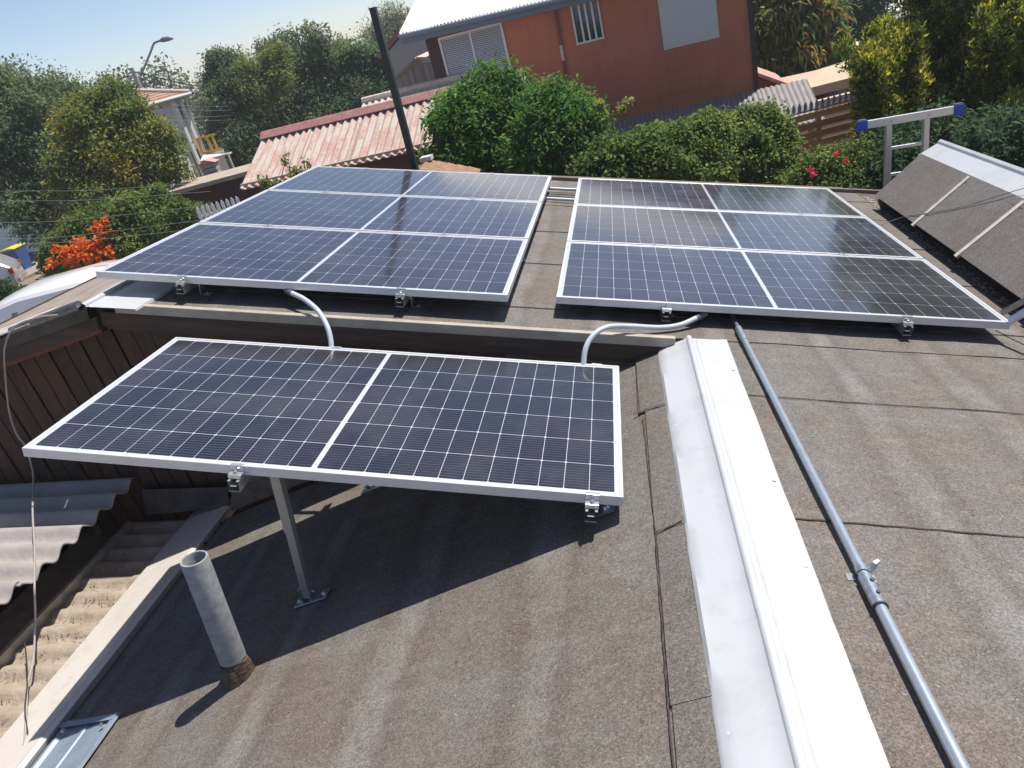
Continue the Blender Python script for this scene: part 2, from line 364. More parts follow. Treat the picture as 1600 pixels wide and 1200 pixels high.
# ridge flashing: two wings, a half-round roll and screws
def ridge_cap(y0, y1, wr, wl, phi, par, matl, nseg=1, roll=.014, curl=True):
    bs = np.linspace(y0, y1, nseg + 1)
    for k in range(nseg):
        prof = []; cp, sp = math.cos(phi), math.sin(phi)
        top = []
        top += [(-wl * cp - (.007 if curl else 0), -wl * sp - .004), (-wl * cp, -wl * sp + .010)]
        top += [(-wl * cp * q_, -wl * sp * q_ + .010 - .002 * (1 - q_)) for q_ in (.8, .6, .4)]
        top += [(-.026, -.026 * math.tan(phi) + .008), (-roll, .006)]
        for i in range(0, 9):
            a = math.pi - i * math.pi / 8; top.append((roll * math.cos(a), .006 + roll * .95 * math.sin(a)))
        top += [(roll, .004), (.024, .004), (.030, .0075), (.034, .004), (.07, .006), (.10, .005), (.13, .006), (wr, .006), (wr + .006, -.004)]
        ny = 22; mm = MB(); vs = []
        for j in range(ny + 1):
            y = bs[k] + (bs[k + 1] - bs[k]) * j / ny + (.012 if j == ny and k < nseg - 1 else 0)
            for i, (u, z) in enumerate(top):
                q = 0
                if i in (0, 1, len(top) - 1, len(top) - 2): q = .0022 * math.sin(y * 9 + i) + .0015 * math.sin(y * 23 + i * 2)
                vs.append((u, y, z + q + (0 if abs(u) < .036 else random.gauss(0, .0005)) + (.0015 if k % 2 else 0)))
        n = len(top)
        fs = [(j * n + i, j * n + i + 1, (j + 1) * n + i + 1, (j + 1) * n + i) for j in range(ny) for i in range(n - 1)]
        nv = len(vs); vs += [(v[0], v[1], v[2] - .0012) for v in vs]
        fs = [tuple(reversed(f)) for f in fs] + [tuple(i + nv for i in f) for f in fs]
        mm.add(vs, fs)
        o = mm.obj('ridge_flashing', matl, par, smooth=True)
        scr = MB().tube([(0, 0, 0), (0, 0, .003), (0, 0, .0045)], [.0065, .0055, .003], 8).mesh('screw', FLASH, True)
        for b in np.arange(bs[k] + .2, bs[k + 1], .43):
            link('screw', scr, o, None, Matrix.Translation((wr - .018, b + random.uniform(-.03, .03), .006)))
            link('screw', scr, o, None, Matrix.Translation((-(wl - .016) * cp, b + random.uniform(-.05, .05), -(wl - .016) * sp + .005)) @ Matrix.Rotation(-phi, 4, 'Y'))
capE = D.objects.new('ridge_cap', None); COL.objects.link(capE); capE.parent = house; capE.matrix_local = Matrix.Translation((RA, 0, SC + .006))
ridge_cap(-2.2, 3.235, .17, .145, PHI, capE, FLASH, 3)
# far-left ridge of the back part and its left slope
PH2 = .375
RB = -2.43
cap2 = D.objects.new('ridge_cap', None); COL.objects.link(cap2); cap2.parent = house; cap2.matrix_local = Matrix.Translation((RB - .02, 0, SC + .008))
ridge_cap(3.16, 7.02, .27, .13, PH2, cap2, FLASH, 2)
def L2(a, b, dz=0.): return (a, b, SC - (RB - a) * math.tan(PH2) + dz)
METL = mat('weathered_metal', (.30, .27, .24), .6, var=.3, vscale=5)
for k in range(5):
    a1 = RB - .02 - k * .26; a0 = a1 - .255
    uneven(L2(a0, 3.24, .01), L2(a1, 3.24, .01), L2(a1, 7.02, .002), L2(a0, 7.02, .002), 4, 12, wav, .006).obj('felt_sheet', mat('old_felt', (.20, .165, .135), .95, col2=(.30, .26, .22), vscale=7, bump=.5, bscale=50), house)
MB().prism([(RB - 1.36, SC - 1.36 * math.tan(PH2) - .02), (RB - 1.30, SC - 1.30 * math.tan(PH2) + .02), (RB - 1.30, SC - 1.30 * math.tan(PH2) - .10), (RB - 1.36, SC - 1.36 * math.tan(PH2) - .10)], 3.2, 7.02).obj('eave_board', mat('brown_board', (.20, .12, .08), .8, var=.2), house)
# rake (gable) boards towards the viewer
bevel(MB().box(-2.33, .41, 3.218, 3.252, SC - .036, SC + .012).obj('trim_board', TRIM, house, label='beige metal edge trim along the gable'), .004)
bevel(MB().box(-2.42, .40, 3.225, 3.262, SC - .115, SC - .036).obj('rake_board', BOARD, house), .004)
MB().box(-2.41, .42, 3.245, 3.285, SC - .135, SC - .112).obj('rake_board', wood_material('under_board', (.05, .035, .028), (.10, .07, .055), 0), house)
def rake_l(u0, u1, w0, w1, y0, y1):
    cp, sp = math.cos(PH2), math.sin(PH2); vs = []
    for (u, wv) in ((u0, w0), (u1, w0), (u1, w1), (u0, w1)): vs.append((RB - u * cp - wv * sp * 0, SC - u * sp + wv))
    return MB().prism(vs, y0, y1)
rake_l(.02, 1.6, -.055, .012, 3.18, 3.25).obj('rake_board', mat('dark_metal_trim', (.05, .045, .04), .45, metal=.4, var=.3, vscale=9), house)
rake_l(.0, 1.6, -.125, -.057, 3.205, 3.27).obj('rake_board', BOARD, house)
rake_l(.0, 1.6, -.150, -.127, 3.225, 3.30).obj('rake_board', mat('red_batten', (.14, .05, .03), .8, var=.3, vscale=20), house, label='reddish timber strip under the left gable board')
cp2, sp2 = math.cos(PH2), math.sin(PH2)
MB().tube([(RB - u * cp2, 3.185, SC - u * sp2 + .028) for u in (.06, .2, .34, .5)], [.026, .026, .025, .02], 10).obj('bent_flashing', mat('rolled_zinc', (.16, .155, .15), .45, metal=.6, var=.3, vscale=20), house, smooth=True)
MB().slab([(RB - .36 * cp2, 3.15, SC - .36 * sp2 + .035), (RB - .36 * cp2, 3.40, SC - .36 * sp2 + .045), (RB - 1.5 * cp2, 3.40, SC - 1.5 * sp2 + .03), (RB - 1.5 * cp2, 3.15, SC - 1.5 * sp2 + .02)], .006).obj('edge_flashing', mat('dull_flashing', (.42, .38, .33), .6, var=.25, vscale=12), house)
# gable wall of vertical planks
UPV = Vector((-.24642, -.05257, .96774))
pw = .094
for i in range(34):
    a = -3.75 + i * (pw + .004)
    if a < RB: ctop = SC - (RB - a) * math.tan(PH2) - .10
    else: ctop = SC - .09
    if a > .45: continue
    o = Vector((a, 3.34 + .004 * (i % 2), ctop)); sx = Vector((.969, .0, .247)); ln = 1.9
    q = [o, o + sx * pw]; top0, top1 = q; bot0, bot1 = o - UPV * ln, o + sx * pw - UPV * ln
    mm = MB().slab([bot0, bot1, top1, top0], .02)
    po = mm.obj('plank', PLANK, house)
# body of the house under the roof
WALLM = mat('house_wall', (.34, .30, .26), .9, var=.1, vscale=3)
def wall_down(pts_abc, parent, matl, name='wall', top=0.):
    m = MB(); P = [hp(*p) for p in pts_abc]
    Hi = H.inverted()
    for p, q in zip(P[:-1], P[1:]):
        m.add([Hi @ Vector((p.x, p.y, 0)), Hi @ Vector((q.x, q.y, 0)), Hi @ q, Hi @ p], [(0, 1, 2, 3)])
    return m.obj(name, matl, parent)
wall_down([(-2.05, 3.5, lc(-2.05) - .2), (-2.05, -2.1, lc(-2.05) - .2)], house, WALLM)
wall_down([(-3.6, 6.95, SC - .6), (-3.6, 3.4, SC - .6)], house, WALLM)
wall_down([(2.3, 6.95, SC - .05), (-2.4, 6.95, SC - .05), (-3.6, 6.95, SC - .55)], house, WALLM)
wall_down([(-2.0, -2.1, lc(-2.0) - .05), (RA, -2.1, SC - .03), (2.3, -2.1, SC - .03)], house, WALLM)
# timber edge at the far side, behind the panels
MB().box(-2.4, 2.6, 7.0, 7.08, SC - .12, SC + .03).obj('fascia_board', mat('far_fascia', (.16, .13, .10), .8, var=.2, vscale=8), house)

# low edge of the left slope: upstand, cream flashing and the valley beside it
c_e = lc(-2.0)
bevel(MB().prism([(-1.972, c_e - .02), (-1.968, c_e + .055), (-1.995, c_e + .058), (-2.0, c_e - .03)], -2.0, 3.42).obj('upstand_flashing', CREAM, house), .003)
MB().prism([(-1.996, c_e + .0565), (-2.255, -2.655), (-2.258, -2.668), (-1.999, c_e + .045)], -2.0, 3.40).obj('apron_flashing', CREAM, house)
hol = MB()
for (a_, b_) in ((3.02, .03), (2.95, .02), (2.90, .03), (3.2, .03), (3.13, .02)):
    hol.tube([(-1.9705, a_, c_e + b_ - .005), (-1.9645, a_, c_e + b_ - .005)], .007, 8)
hol.obj('hole', mat('hole_black', (.01, .01, .01), .9), house)
# corner sheet against the gable wall
MB().slab([(-2.50, 3.32, -2.64), (-1.97, 3.32, lc(-1.97) + .03), (-1.97, 3.335, lc(-1.97) + .16), (-2.50, 3.335, -2.47)], .004).obj('corner_sheet', mat('corner_metal', (.075, .065, .058), .8, var=.35, vscale=9), house)
MB().slab([(-1.95, 3.30, lc(-1.95) + .012), (-1.35, 3.30, lc(-1.35) + .012), (-1.35, 3.345, lc(-1.35) + .16), (-1.95, 3.345, lc(-1.95) + .16)], .004).obj('felt_upturn', mat('felt_upturn', (.15, .11, .09), .95, var=.3, vscale=16), house)
ov = MB(); 
# galvanised ribbed sheet lying on the low edge near the camera
ms = thing('metal_sheet', 'galvanised ribbed offcut with reflected sky blue in its colour, lying at the low edge of the near felt slope', 'metal sheet', H @ Matrix(((math.cos(PHI), 0, -math.sin(PHI), -1.965), (0, 1, 0, 0), (math.sin(PHI), 0, math.cos(PHI), lc(-1.965) + .012), (0, 0, 0, 1))))
GALV = mat('galvanised_sky_tint', (.24, .29, .34), .5, metal=.3, var=.12, vscale=8)  # blue of the reflected sky is put into the base colour
pr = [(0, 0), (.02, .0), (.03, .012), (.045, .012), (.055, 0), (.16, 0), (.165, .005), (.18, .005), (.185, 0), (.31, 0), (.32, .012), (.335, .012), (.34, 0)]
mm = MB(); n = len(pr)
for j, y in enumerate((-.6, 1.78)):
    mm.v += [(u, (1.86 if y > 0 else y) - (u * .14 if y > 0 else 0), z) for u, z in pr]
mm.f = [(i, i + 1, n + i + 1, n + i) for i in range(n - 1)]
o = mm.obj('ribbed_panel', GALV, ms); o.modifiers.new('s', 'SOLIDIFY').thickness = .002
MB().slab([(.0, 1.825, .014), (.335, 1.778, .014), (.335, 1.803, .016), (.0, 1.85, .016)], .002).obj('folded_edge', GALV, ms)
for u in (.07, .30):
    MB().tube([(u, 1.80 - u * .14, .016), (u, 1.80 - u * .14, .024)], .007, 8).obj('screw', STEEL, ms)

# ------------------------------------------------------------------ lower roof at the left: fibre-cement sheets, timber, corrugated sheet
FIB = mat('fibre_cement', (.27, .245, .23), .9, col2=(.36, .33, .31), vscale=4, bump=.5, bscale=30)
low = thing('lean_to_roof', 'weathered corrugated lean-to roof below the left edge of the felt roof', 'roof', H)
TT = .15; T0 = -2.66
def tf(a0, b0, dc): # frame with x going down to the left (-a), y along b
    return frame((a0, b0, T0 + (a0 + 2.1) * math.tan(TT) + dc), Vector((-1, 0, -math.tan(TT))), Vector((0, -1, 0)))
DUST = mat('dusty_sheet', (.27, .215, .165), .95, col2=(.38, .32, .255), vscale=9, bump=.8, bscale=40)
m0 = tf(-2.20, 3.30, 0.0)
for k in range(4):
    o = corr(.47, 1.32, .1245, .016, .004, phase=.6).obj('corrugated_sheet', DUST, low, smooth=True, label='dusty tan corrugated sheet'); o.matrix_local = tf(-2.20, 3.36 - k * 1.245, .004 * k)
# timber channel / gutter lip
CHM = mat('dusty_timber', (.17, .14, .115), .9, col2=(.27, .225, .18), vscale=12)
for (a0, a1, d0, d1, y0, y1, nm, mt) in ((-2.62, -2.80, .012, .012, -1.5, 3.2, 'gutter_floor', CHM), (-2.592, -2.612, -.01, .055, -1.5, 3.30, 'gutter_lip', mat('zinc_lip', (.36, .34, .31), .5, metal=.3, var=.2, vscale=14)), (-2.80, -2.83, -.03, .05, -1.5, 3.3, 'gutter_side', CHM)):
    ca = T0 + (a0 + 2.1) * math.tan(TT)
    if nm == 'gutter_floor': MB().box(a1, a0, y0, y1, ca + d0 - .012, ca + d0).obj(nm, mt, low)
    else: MB().box(a1, a0, y0, y1, ca + d0, ca + d1).obj(nm, mt, low)
for k in range(4):
    b0 = 3.325 - k * .90
    o = corr(1.9, .925, .150, .022, .0075, phase=.8, seg=10).obj('corrugated_sheet', FIB, low, smooth=True, label='grey fibre cement wavy sheet'); 
    o.matrix_local = tf(-2.52 - .02 * (k % 2), b0, .325 + .010 * (k % 2))
MB().box(-4.6, -2.9, -1.5, 3.3, T0 - .32, T0 - .26).obj('roof_deck', mat('dark_deck', (.05, .04, .035), .9), low)
wall_down([(-4.55, 3.3, T0 - .3), (-4.55, -1.5, T0 - .3)], low, WALLM)

# ------------------------------------------------------------------ solar panels
PW, PD, PH = 2.094, 1.038, .035
CP, RP = .0842, .1640
def chamfer_cell():
    hx, hy, c = .0411, .0805, .0042; z = .0002
    p = [(-hx + c, -hy), (hx - c, -hy), (hx, -hy + c), (hx, hy - c), (hx - c, hy), (-hx + c, hy), (-hx, hy - c), (-hx, -hy + c)]
    m = MB(); m.add([(x, y, z) for x, y in p] + [(x, y, -.0001) for x, y in p], [tuple(range(8))] + [(i, 8 + i, 8 + (i + 1) % 8, (i + 1) % 8) for i in range(8)])
    return m.mesh('cell', CELL)
CELLM = chamfer_cell()
def make_panel():
    t = thing('solar_panel', '', 'solar panel')
    fr = MB(); L, W_, lip = PW / 2, PD / 2, .012
    prof = [(0, -PH), (.028, -PH), (.028, -PH + .002), (.002, -PH + .002), (.002, -.0075), (lip, -.0075), (lip, -.0008), (lip - .001, 0), (.001, 0), (0, -.001)]
    n = len(prof); corners = [(-L, -W_, 1, 1), (L, -W_, -1, 1), (L, W_, -1, -1), (-L, W_, 1, -1)]
    vs = [(x + sx * u, y + sy * u, z) for (x, y, sx, sy) in corners for (u, z) in prof]
    fr.add(vs, [(k * n + i, ((k + 1) % 4) * n + i, ((k + 1) % 4) * n + (i + 1) % n, k * n + (i + 1) % n) for k in range(4) for i in range(n)])
    fr.obj('frame', FRAME, t)
    MB().box(-L + .003, L - .003, -W_ + .003, W_ - .003, -.0072, -.003).obj('backsheet', BACK, t)
    for j in range(6):
        for i in range(24):
            x = (i - 11.5) * CP + (-.009 if i < 12 else .009); y = (j - 2.5) * RP
            link('cell', CELLM, t, None, Matrix.Translation((x, y, -.0029)))
    MB().box(-.35, -.25, -.01, .07, -.030, -.0075).obj('junction_box', mat('black_plastic', (.02, .02, .02), .5), t)
    return t
P0 = make_panel(); first = True
def place_panel(a, b, c, label, group=None, tilt=None):
    global first
    o = P0 if first else copy_tree(P0); first = False
    o.matrix_world = H @ Matrix.Translation((a + PW / 2, b - PD / 2, c)) @ (tilt if tilt else Matrix.Identity(4))
    o['label'] = label
    if group: o['group'] = group
    return o
GP = 'white framed solar panels on the felt roof'
place_panel(-1.938, 3.067, -1.3694, 'single solar panel tilted on posts in the foreground, nearest the camera', GP)
rows = ['back', 'middle', 'front']
for (a, b, c, s_) in ((-2.480, 6.50, -1.163, 'left'), (-.157, 6.585, -1.187, 'right')):
    for k in range(3):
        lb_ = {('left', 0): 'back panel of the left array, farthest row, before the pink corrugated roof', ('left', 1): 'middle panel of the left solar array, between its front and back panels',
               ('left', 2): 'front panel of the left array, just above the grey conduit and gable edge', ('right', 0): 'back panel of the right array, farthest row, below the hedge',
               ('right', 1): 'middle panel of the right solar array, between its front and back panels', ('right', 2): 'front panel of the right array, above the long metal conduit'}[(s_, k)]
        place_panel(a, b - k * 1.0575, c, lb_, GP)

# rails, clamps and feet
railprof = [(-.02, 0), (-.02, -.042), (.02, -.042), (.02, 0), (.011, 0), (.011, -.004), (.016, -.004), (.016, -.020), (-.016, -.020), (-.016, -.004), (-.011, -.004), (-.011, 0)]
def foot(par, x, y, ztop, h):
    """L-shaped foot: plate on the roof and an upright against the rail"""
    m = MB(); m.box(.021, .026, -.02, .02, ztop - h, ztop - .012); m.box(.021, .075, -.02, .02, ztop - h, ztop - h + .005)
    o = m.obj('roof_foot', ZINC, par); o.matrix_local = Matrix.Translation((x, y, 0))
    s_ = MB().tube([(.052, 0, ztop - h + .005), (.052, 0, ztop - h + .008), (.052, 0, ztop - h + .014)], [.011, .011, .006], 8).obj('bolt', STEEL, o)
    return o
def end_clamp(par, y, sgn, zt):
    """z-shaped clamp gripping the panel edge; sgn -1 on the viewer's side"""
    pr = [(0, -PH), (.0, -.001), (-.010 * 1, -.001), (-.010, .0035), (.0045, .0035), (.0045, -PH + .016), (.030, -PH + .016), (.030, -PH), ]
    pr = [(u * 1, z) for u, z in pr]
    m = MB(); m.prism([(y + sgn * u, zt + z) for u, z in pr], -.0225, .0225, 'x')
    o = bevel(m.obj('end_clamp', RAIL, par), .0012)
    MB().tube([(0, y + sgn * .016, zt - PH + .014), (0, y + sgn * .016, zt - PH + .024), (0, y + sgn * .016, zt - PH + .026)], [.008, .008, .005], 6).obj('bolt', STEEL, o)
def make_rail(name_lab, a, b0, b1, c, mids, roofgap, feet=True, group='mounting rails under the solar panels'):
    t = thing('mounting_rail', name_lab, 'rail', HT(a, (b0 + b1) / 2, c), group)
    hl = (b1 - b0) / 2
    mm = MB(); n = len(railprof); y0, y1 = -hl - .045, hl + .045
    mm.prism([(u, z - PH - .0005) for u, z in railprof], y0, y1, 'y', cap=False)
    # open profile ends: close as walls only
    mm.box(-.0195, .0195, y0 + .002, y1 - .002, -PH - .0425, -PH - .0405)
    mm.obj('rail', RAIL, t)
    end_clamp(t, -hl, -1, 0); end_clamp(t, hl, 1, 0)
    for y in mids:
        yy = y - (b0 + b1) / 2
        bevel(MB().box(-.024, .024, yy - .019, yy + .019, .0005, .0045).obj('mid_clamp', RAIL, t), .001)
        MB().tube([(0, yy, .0045), (0, yy, .010)], .0065, 6).obj('bolt', STEEL, t)
    if feet:
        for y in np.linspace(-hl + .12, hl - .15, 4): foot(t, 0, y, -PH - .02, roofgap - PH - .02)
    return t
for (a_l, b_back, c, xs, nm) in ((-2.480, 6.50, -1.163, (-2.02, -.905), 'left'), (-.157, 6.585, -1.187, (.375, 1.48), 'right')):
    b1 = b_back; b0 = b_back - 3.153
    for i, x in enumerate(xs):
        lab = {('left', 0): 'aluminium rail under the left array, near its left edge by the white ridge flashing', ('left', 1): 'aluminium rail under the left array, on its side towards the gap between arrays',
               ('right', 0): 'aluminium rail under the right array, its clamp beside the curved grey conduit', ('right', 1): 'aluminium rail under the right array, nearest the battened slope'}[(nm, i)]
        make_rail(lab, x, b0, b1, c, (b1 - 1.048, b1 - 2.1055), c - SC + .0)
nl = make_rail('aluminium rail under the foreground panel, held up by a slanting post', -1.15, 3.067 - PD, 3.067, -1.3694, (), .3, False)
nr = make_rail('short aluminium rail under the right end of the foreground panel, bolted to the felt', .056, 3.067 - PD, 3.067, -1.3694, (), .3, False)
# feet of the right near rail stand on the left slope
for b in (2.10, 2.9):
    z = lc(.085) + 1.3694
    o = MB(); o.box(.021, .026, -.02, .02, z + .03, -PH - .012); 
    ob = o.obj('roof_foot', ZINC, nr); ob.matrix_local = Matrix.Translation((0, b - (3.067 - PD / 2), 0))
    q = Matrix.Translation((.045, b - (3.067 - PD / 2), lc(.101) + 1.3694 + .006)) @ Matrix.Rotation(-PHI, 4, 'Y')
    pl = MB().box(-.028, .038, -.021, .021, -.001, .006).obj('foot_plate', ZINC, nr); pl.matrix_local = q
    bt = MB().tube([(.012, 0, .006), (.012, 0, .010), (.012, 0, .018)], [.012, .012, .007], 8).obj('bolt', STEEL, nr); bt.matrix_local = q
# posts of the foreground panel
POSTM = mat('galvanised_post', (.42, .41, .38), .42, metal=.45, var=.08, vscale=10)
def post(top, base, lab):
    Tt, Bb = Vector(top), Vector(base); ax = (Tt - Bb); L_ = ax.length
    fr = frame(Bb, Vector((1, 0, 0)) - ax.normalized() * ax.normalized().x, ax.normalized().cross(Vector((1, 0, 0)))); 
    z = ax.normalized(); x = (Vector((1, 0, 0)) - z * z.x).normalized(); y = z.cross(x)
    R = Matrix(((x.x, y.x, z.x, Bb.x), (x.y, y.y, z.y, Bb.y), (x.z, y.z, z.z, Bb.z), (0, 0, 0, 1)))
    t = thing('support_post', lab, 'post', H @ R, 'posts holding up the foreground panel')
    bevel(MB().box(-.0155, .0155, -.0155, .0155, .02, L_ * .56).obj('lower_tube', POSTM, t), .002)
    bevel(MB().box(-.0178, .0178, -.0178, .0178, L_ * .56, L_).obj('upper_tube', POSTM, t), .002)
    # hinged bracket
    MB().box(-.022, -.016, -.019, .019, -.012, .075).box(.016, .022, -.019, .019, -.012, .075).obj('bracket', ZINC, t)
    MB().tube([(-.034, 0, .05), (.034, 0, .05)], .006, 8).obj('bolt', STEEL, t)
    slope = Matrix.Translation(Bb + Vector((.01, 0, .004))) @ Matrix.Rotation(-PHI, 4, 'Y')
    pl = bevel(MB().box(-.07, .085, -.03, .03, -.002, .004).obj('base_plate', ZINC, t), .002); pl.matrix_local = R.inverted() @ slope
    for u in (-.05, .065):
        b_ = MB().tube([(u, 0, .004), (u, 0, .008), (u, 0, .016)], [.012, .011, .006], 8).obj('bolt', STEEL, t); b_.matrix_local = R.inverted() @ slope
post((-1.045, 2.085, -1.41), (-1.020, 2.165, lc(-1.020) + .006), 'front grey square post slanting down to the felt in front of the vent pipe')
post((-1.09, 2.88, -1.41), (-.985, 2.945, lc(-.985) + .006), 'rear grey square post hidden behind the foreground panel')

# ------------------------------------------------------------------ vent pipe
top = Vector((-1.25, 1.840, -1.625)); base = Vector((-1.160, 1.832, lc(-1.165) - .01))
ax = (top - base).normalized()
PIPE = mat('fibre_pipe', (.20, .205, .21), .9, col2=(.33, .335, .335), vscale=30, bump=.12, bscale=170, det=8)
vp = thing('vent_pipe', 'open grey fibre cement vent pipe leaning on the near felt slope', 'pipe', H @ Matrix.Translation(base) @ ax.to_track_quat('Z', 'Y').to_matrix().to_4x4())
Lp = (top - base).length; mm = MB(); sg = 28; vs = []
for (r, z) in ((.0465, .10), (.046, Lp - .004), (.0447, Lp), (.0387, Lp), (.0375, Lp - .004), (.0375, .1)):
    for k in range(sg): a = 2 * math.pi * k / sg; vs.append((r * math.cos(a), r * math.sin(a), z))
mm.add(vs, [(j * sg + k, j * sg + (k + 1) % sg, (j + 1) * sg + (k + 1) % sg, (j + 1) * sg + k) for j in range(5) for k in range(sg)])
mm.obj('tube', PIPE, vp, smooth=True)
mm = MB(); vs = []
for j, (r, z) in enumerate(((.068, -.045), (.057, .02), (.0515, .075), (.048, .092), (.038, .096))):
    for k in range(sg): a = 2 * math.pi * k / sg; rr = r * (1 + .05 * math.sin(3 * a + j) + .02 * math.sin(7 * a)); vs.append((rr * math.cos(a), rr * math.sin(a), z + .008 * math.sin(2 * a) * (j > 1)))
mm.add(vs, [(j * sg + k, j * sg + (k + 1) % sg, (j + 1) * sg + (k + 1) % sg, (j + 1) * sg + k) for j in range(4) for k in range(sg)])
mm.obj('felt_collar', mat('bitumen_collar', (.035, .028, .02), .85, col2=(.14, .10, .06), vscale=35, bump=.8, bscale=60), vp, smooth=True)
mm = MB(); mm.tube([(0, 0, .0), (0, 0, .06)], .037, 16); mm.obj('dark_inside', mat('hole_black', (.01, .01, .01), .9), vp)

# ------------------------------------------------------------------ conduits
def smooth_pts(pts, n=8):
    P = [Vector(p) for p in pts]; P = [P[0] * 2 - P[1]] + P + [P[-1] * 2 - P[-2]]; o = []
    for i in range(1, len(P) - 2):
        for k in range(n):
            t = k / n; a, b, c, d = P[i - 1], P[i], P[i + 1], P[i + 2]
            o.append(.5 * ((2 * b) + (c - a) * t + (2 * a - 5 * b + 4 * c - d) * t * t + (3 * b - 3 * c + d - a) * t ** 3))
    o.append(P[-2]); return o
def hb(x, y, b):  # house-frame point seen at a pixel on the plane of given b
    v = H.to_3x3().inverted() @ (at(x, y, 1) - Vector((0, 0, CAMZ))); return v * (b / v.y)
FLEX = mat('grey_pvc', (.50, .53, .57), .38, var=.05, vscale=20)
DPVC = mat('dark_fitting', (.10, .12, .14), .45)
t = thing('flexible_conduit', 'short grey conduit dropping from the left array to the foreground panel', 'conduit', H, 'grey conduits between the arrays and the foreground panel')
p1 = smooth_pts([hb(447, 453, 3.36), hb(458, 459, 3.33), hb(476, 468, 3.27), hb(497, 486, 3.19), hb(511, 510, 3.13), hb(517, 533, 3.09), hb(518, 552, 3.06)])
MB().tube(p1, .0125, 12).obj('conduit', FLEX, t, True); MB().tube(p1[0:8], .0155, 12).obj('coupling', DPVC, t, True)
t = thing('flexible_conduit', 'long S-curved grey conduit from the right array to the foreground panel', 'conduit', H, 'grey conduits between the arrays and the foreground panel')
p2 = smooth_pts([hb(1103, 490, 3.46), hb(1088, 497, 3.42), hb(1062, 508, 3.35), hb(1030, 512, 3.30), hb(985, 510, 3.25), hb(950, 511, 3.20), hb(927, 524, 3.15), hb(915, 545, 3.10), hb(911, 573, 3.06)])
MB().tube(p2, .0125, 12).obj('conduit', FLEX, t, True); MB().tube(p2[0:9], .0155, 12).obj('coupling', DPVC, t, True)
EMT = mat('emt_steel', (.50, .55, .60), .32, metal=.7, var=.08, vscale=30)
t = thing('metal_conduit', 'long galvanised steel conduit running down the roof beside the ridge flashing', 'conduit', H)
e0, e1 = Vector((.700, 3.75, SC + .026)), Vector((.794, .2, SC + .030))
def el_(b): k = (3.75 - b) / 3.55; return e0.lerp(e1, k)
MB().tube([el_(3.75), el_(3.36)], .0095, 12).obj('conduit', mat('dark_emt', (.22, .25, .28), .4, metal=.5), t, True)
MB().tube([el_(3.36), el_(1.52)], .0135, 14).obj('conduit', EMT, t, True); MB().tube([el_(1.53), el_(.2)], .0145, 14).obj('conduit', EMT, t, True)
MB().tube([el_(3.36), el_(3.20)], .0155, 14).obj('coupling', EMT, t, True)
j = MB().tube([el_(1.60), el_(1.49)], .0175, 14).obj('coupling', ZINC, t, True)
MB().tube([el_(1.492), el_(1.487)], .0195, 14).obj('ring', mat('dark_ring', (.06, .06, .07), .5), j, True)
for b in (1.57, 1.525):
    q = el_(b) + Vector((.003, 0, .016)); MB().tube([q, q + Vector((.0, 0, .0055))], .0055, 8).obj('screw', mat('dark_ring', (.06, .06, .07), .5), j)
cl = MB(); q = el_(1.625)
for s_ in (-1, 1): cl.box(q.x + (.014 if s_ > 0 else -.034), q.x + (.040 if s_ > 0 else -.014), q.y - .014, q.y + .014, q.z - .0265, q.z - .022)
for k in range(10):
    a0 = math.pi * k / 10; a1 = math.pi * (k + 1) / 10
    cl.box(-.001, .001, -.012, .012, -.003, .003, Matrix.Translation((q.x + .016 * math.cos((a0 + a1) / 2), q.y, q.z + .016 * math.sin((a0 + a1) / 2))) @ Matrix.Rotation(-(a0 + a1) / 2 , 4, 'Y'))
cl.obj('pipe_clip', ZINC, t)
MB().tube([q + Vector((.018, -.004, 0)), q + Vector((.030, .006, .022)), q + Vector((.040, .012, .026))], [.006, .009, .007], 6).obj('wing_bolt', ZINC, t)
# two pipes crossing the gap at the back
for i, (bb, ln, cc) in enumerate(((6.45, 'upper of two thin pipes crossing the gap behind the arrays', .03), (6.05, 'lower of two thin pipes crossing the gap between the arrays', .03))):
    o = MB().tube([Vector((-.75, bb + .02, SC + cc)), Vector((.2, bb - .03 * i, SC + cc))], .0125, 10).obj('thin_pipe', FLEX, None, True); o.matrix_world = H; tag(o, ln, 'pipe', 'pipes crossing between the arrays')
for i, bb in enumerate((6.32, 6.22)):
    o = MB().tube([Vector((-.75, bb + .02, SC + .01)), Vector((-.2, bb, SC + .012)), Vector((.2, bb - .05, SC + .01))], .004, 6).obj('thin_cable', mat('dark_cable', (.03, .03, .03), .6), None, True); o.matrix_world = H
    tag(o, ('dark cable just below the upper pipe', 'lower dark cable between the two pipes')[i] + ' in the gap between the arrays', 'cable', 'cables between the arrays')
# white cable hanging at the left
WCAB = mat('pale_cable', (.33, .30, .29), .6)
def hcp(x, y, c): v = H.to_3x3().inverted() @ (at(x, y, 1) - Vector((0, 0, CAMZ))); return v * (c / v.z)
cpts = [hb(90, 492, 3.14), hb(60, 496, 3.13), hb(24, 510, 3.12), hb(8, 540, 3.1), hb(8, 580, 3.1), hb(14, 640, 3.12), hb(26, 678, 3.13), hb(38, 694, 3.13), hb(46, 716, 3.10), hcp(52, 745, -2.315), hcp(51, 800, -2.325), hcp(54, 860, -2.33), hcp(54, 920, -2.345), hcp(55, 970, -2.52), hcp(52, 1030, -2.62), hcp(43, 1070, -2.63), hcp(41, 1110, -2.605), hcp(38, 1160, -2.565), hcp(28, 1200, -2.55), hcp(20, 1260, -2.54)]
o = MB().tube(smooth_pts(cpts), .0048, 8).obj('loose_cable', WCAB, None, True); o.matrix_world = H; tag(o, 'pale cable hanging loose over the left gable edge down to the lean-to roof', 'cable')
sh = []
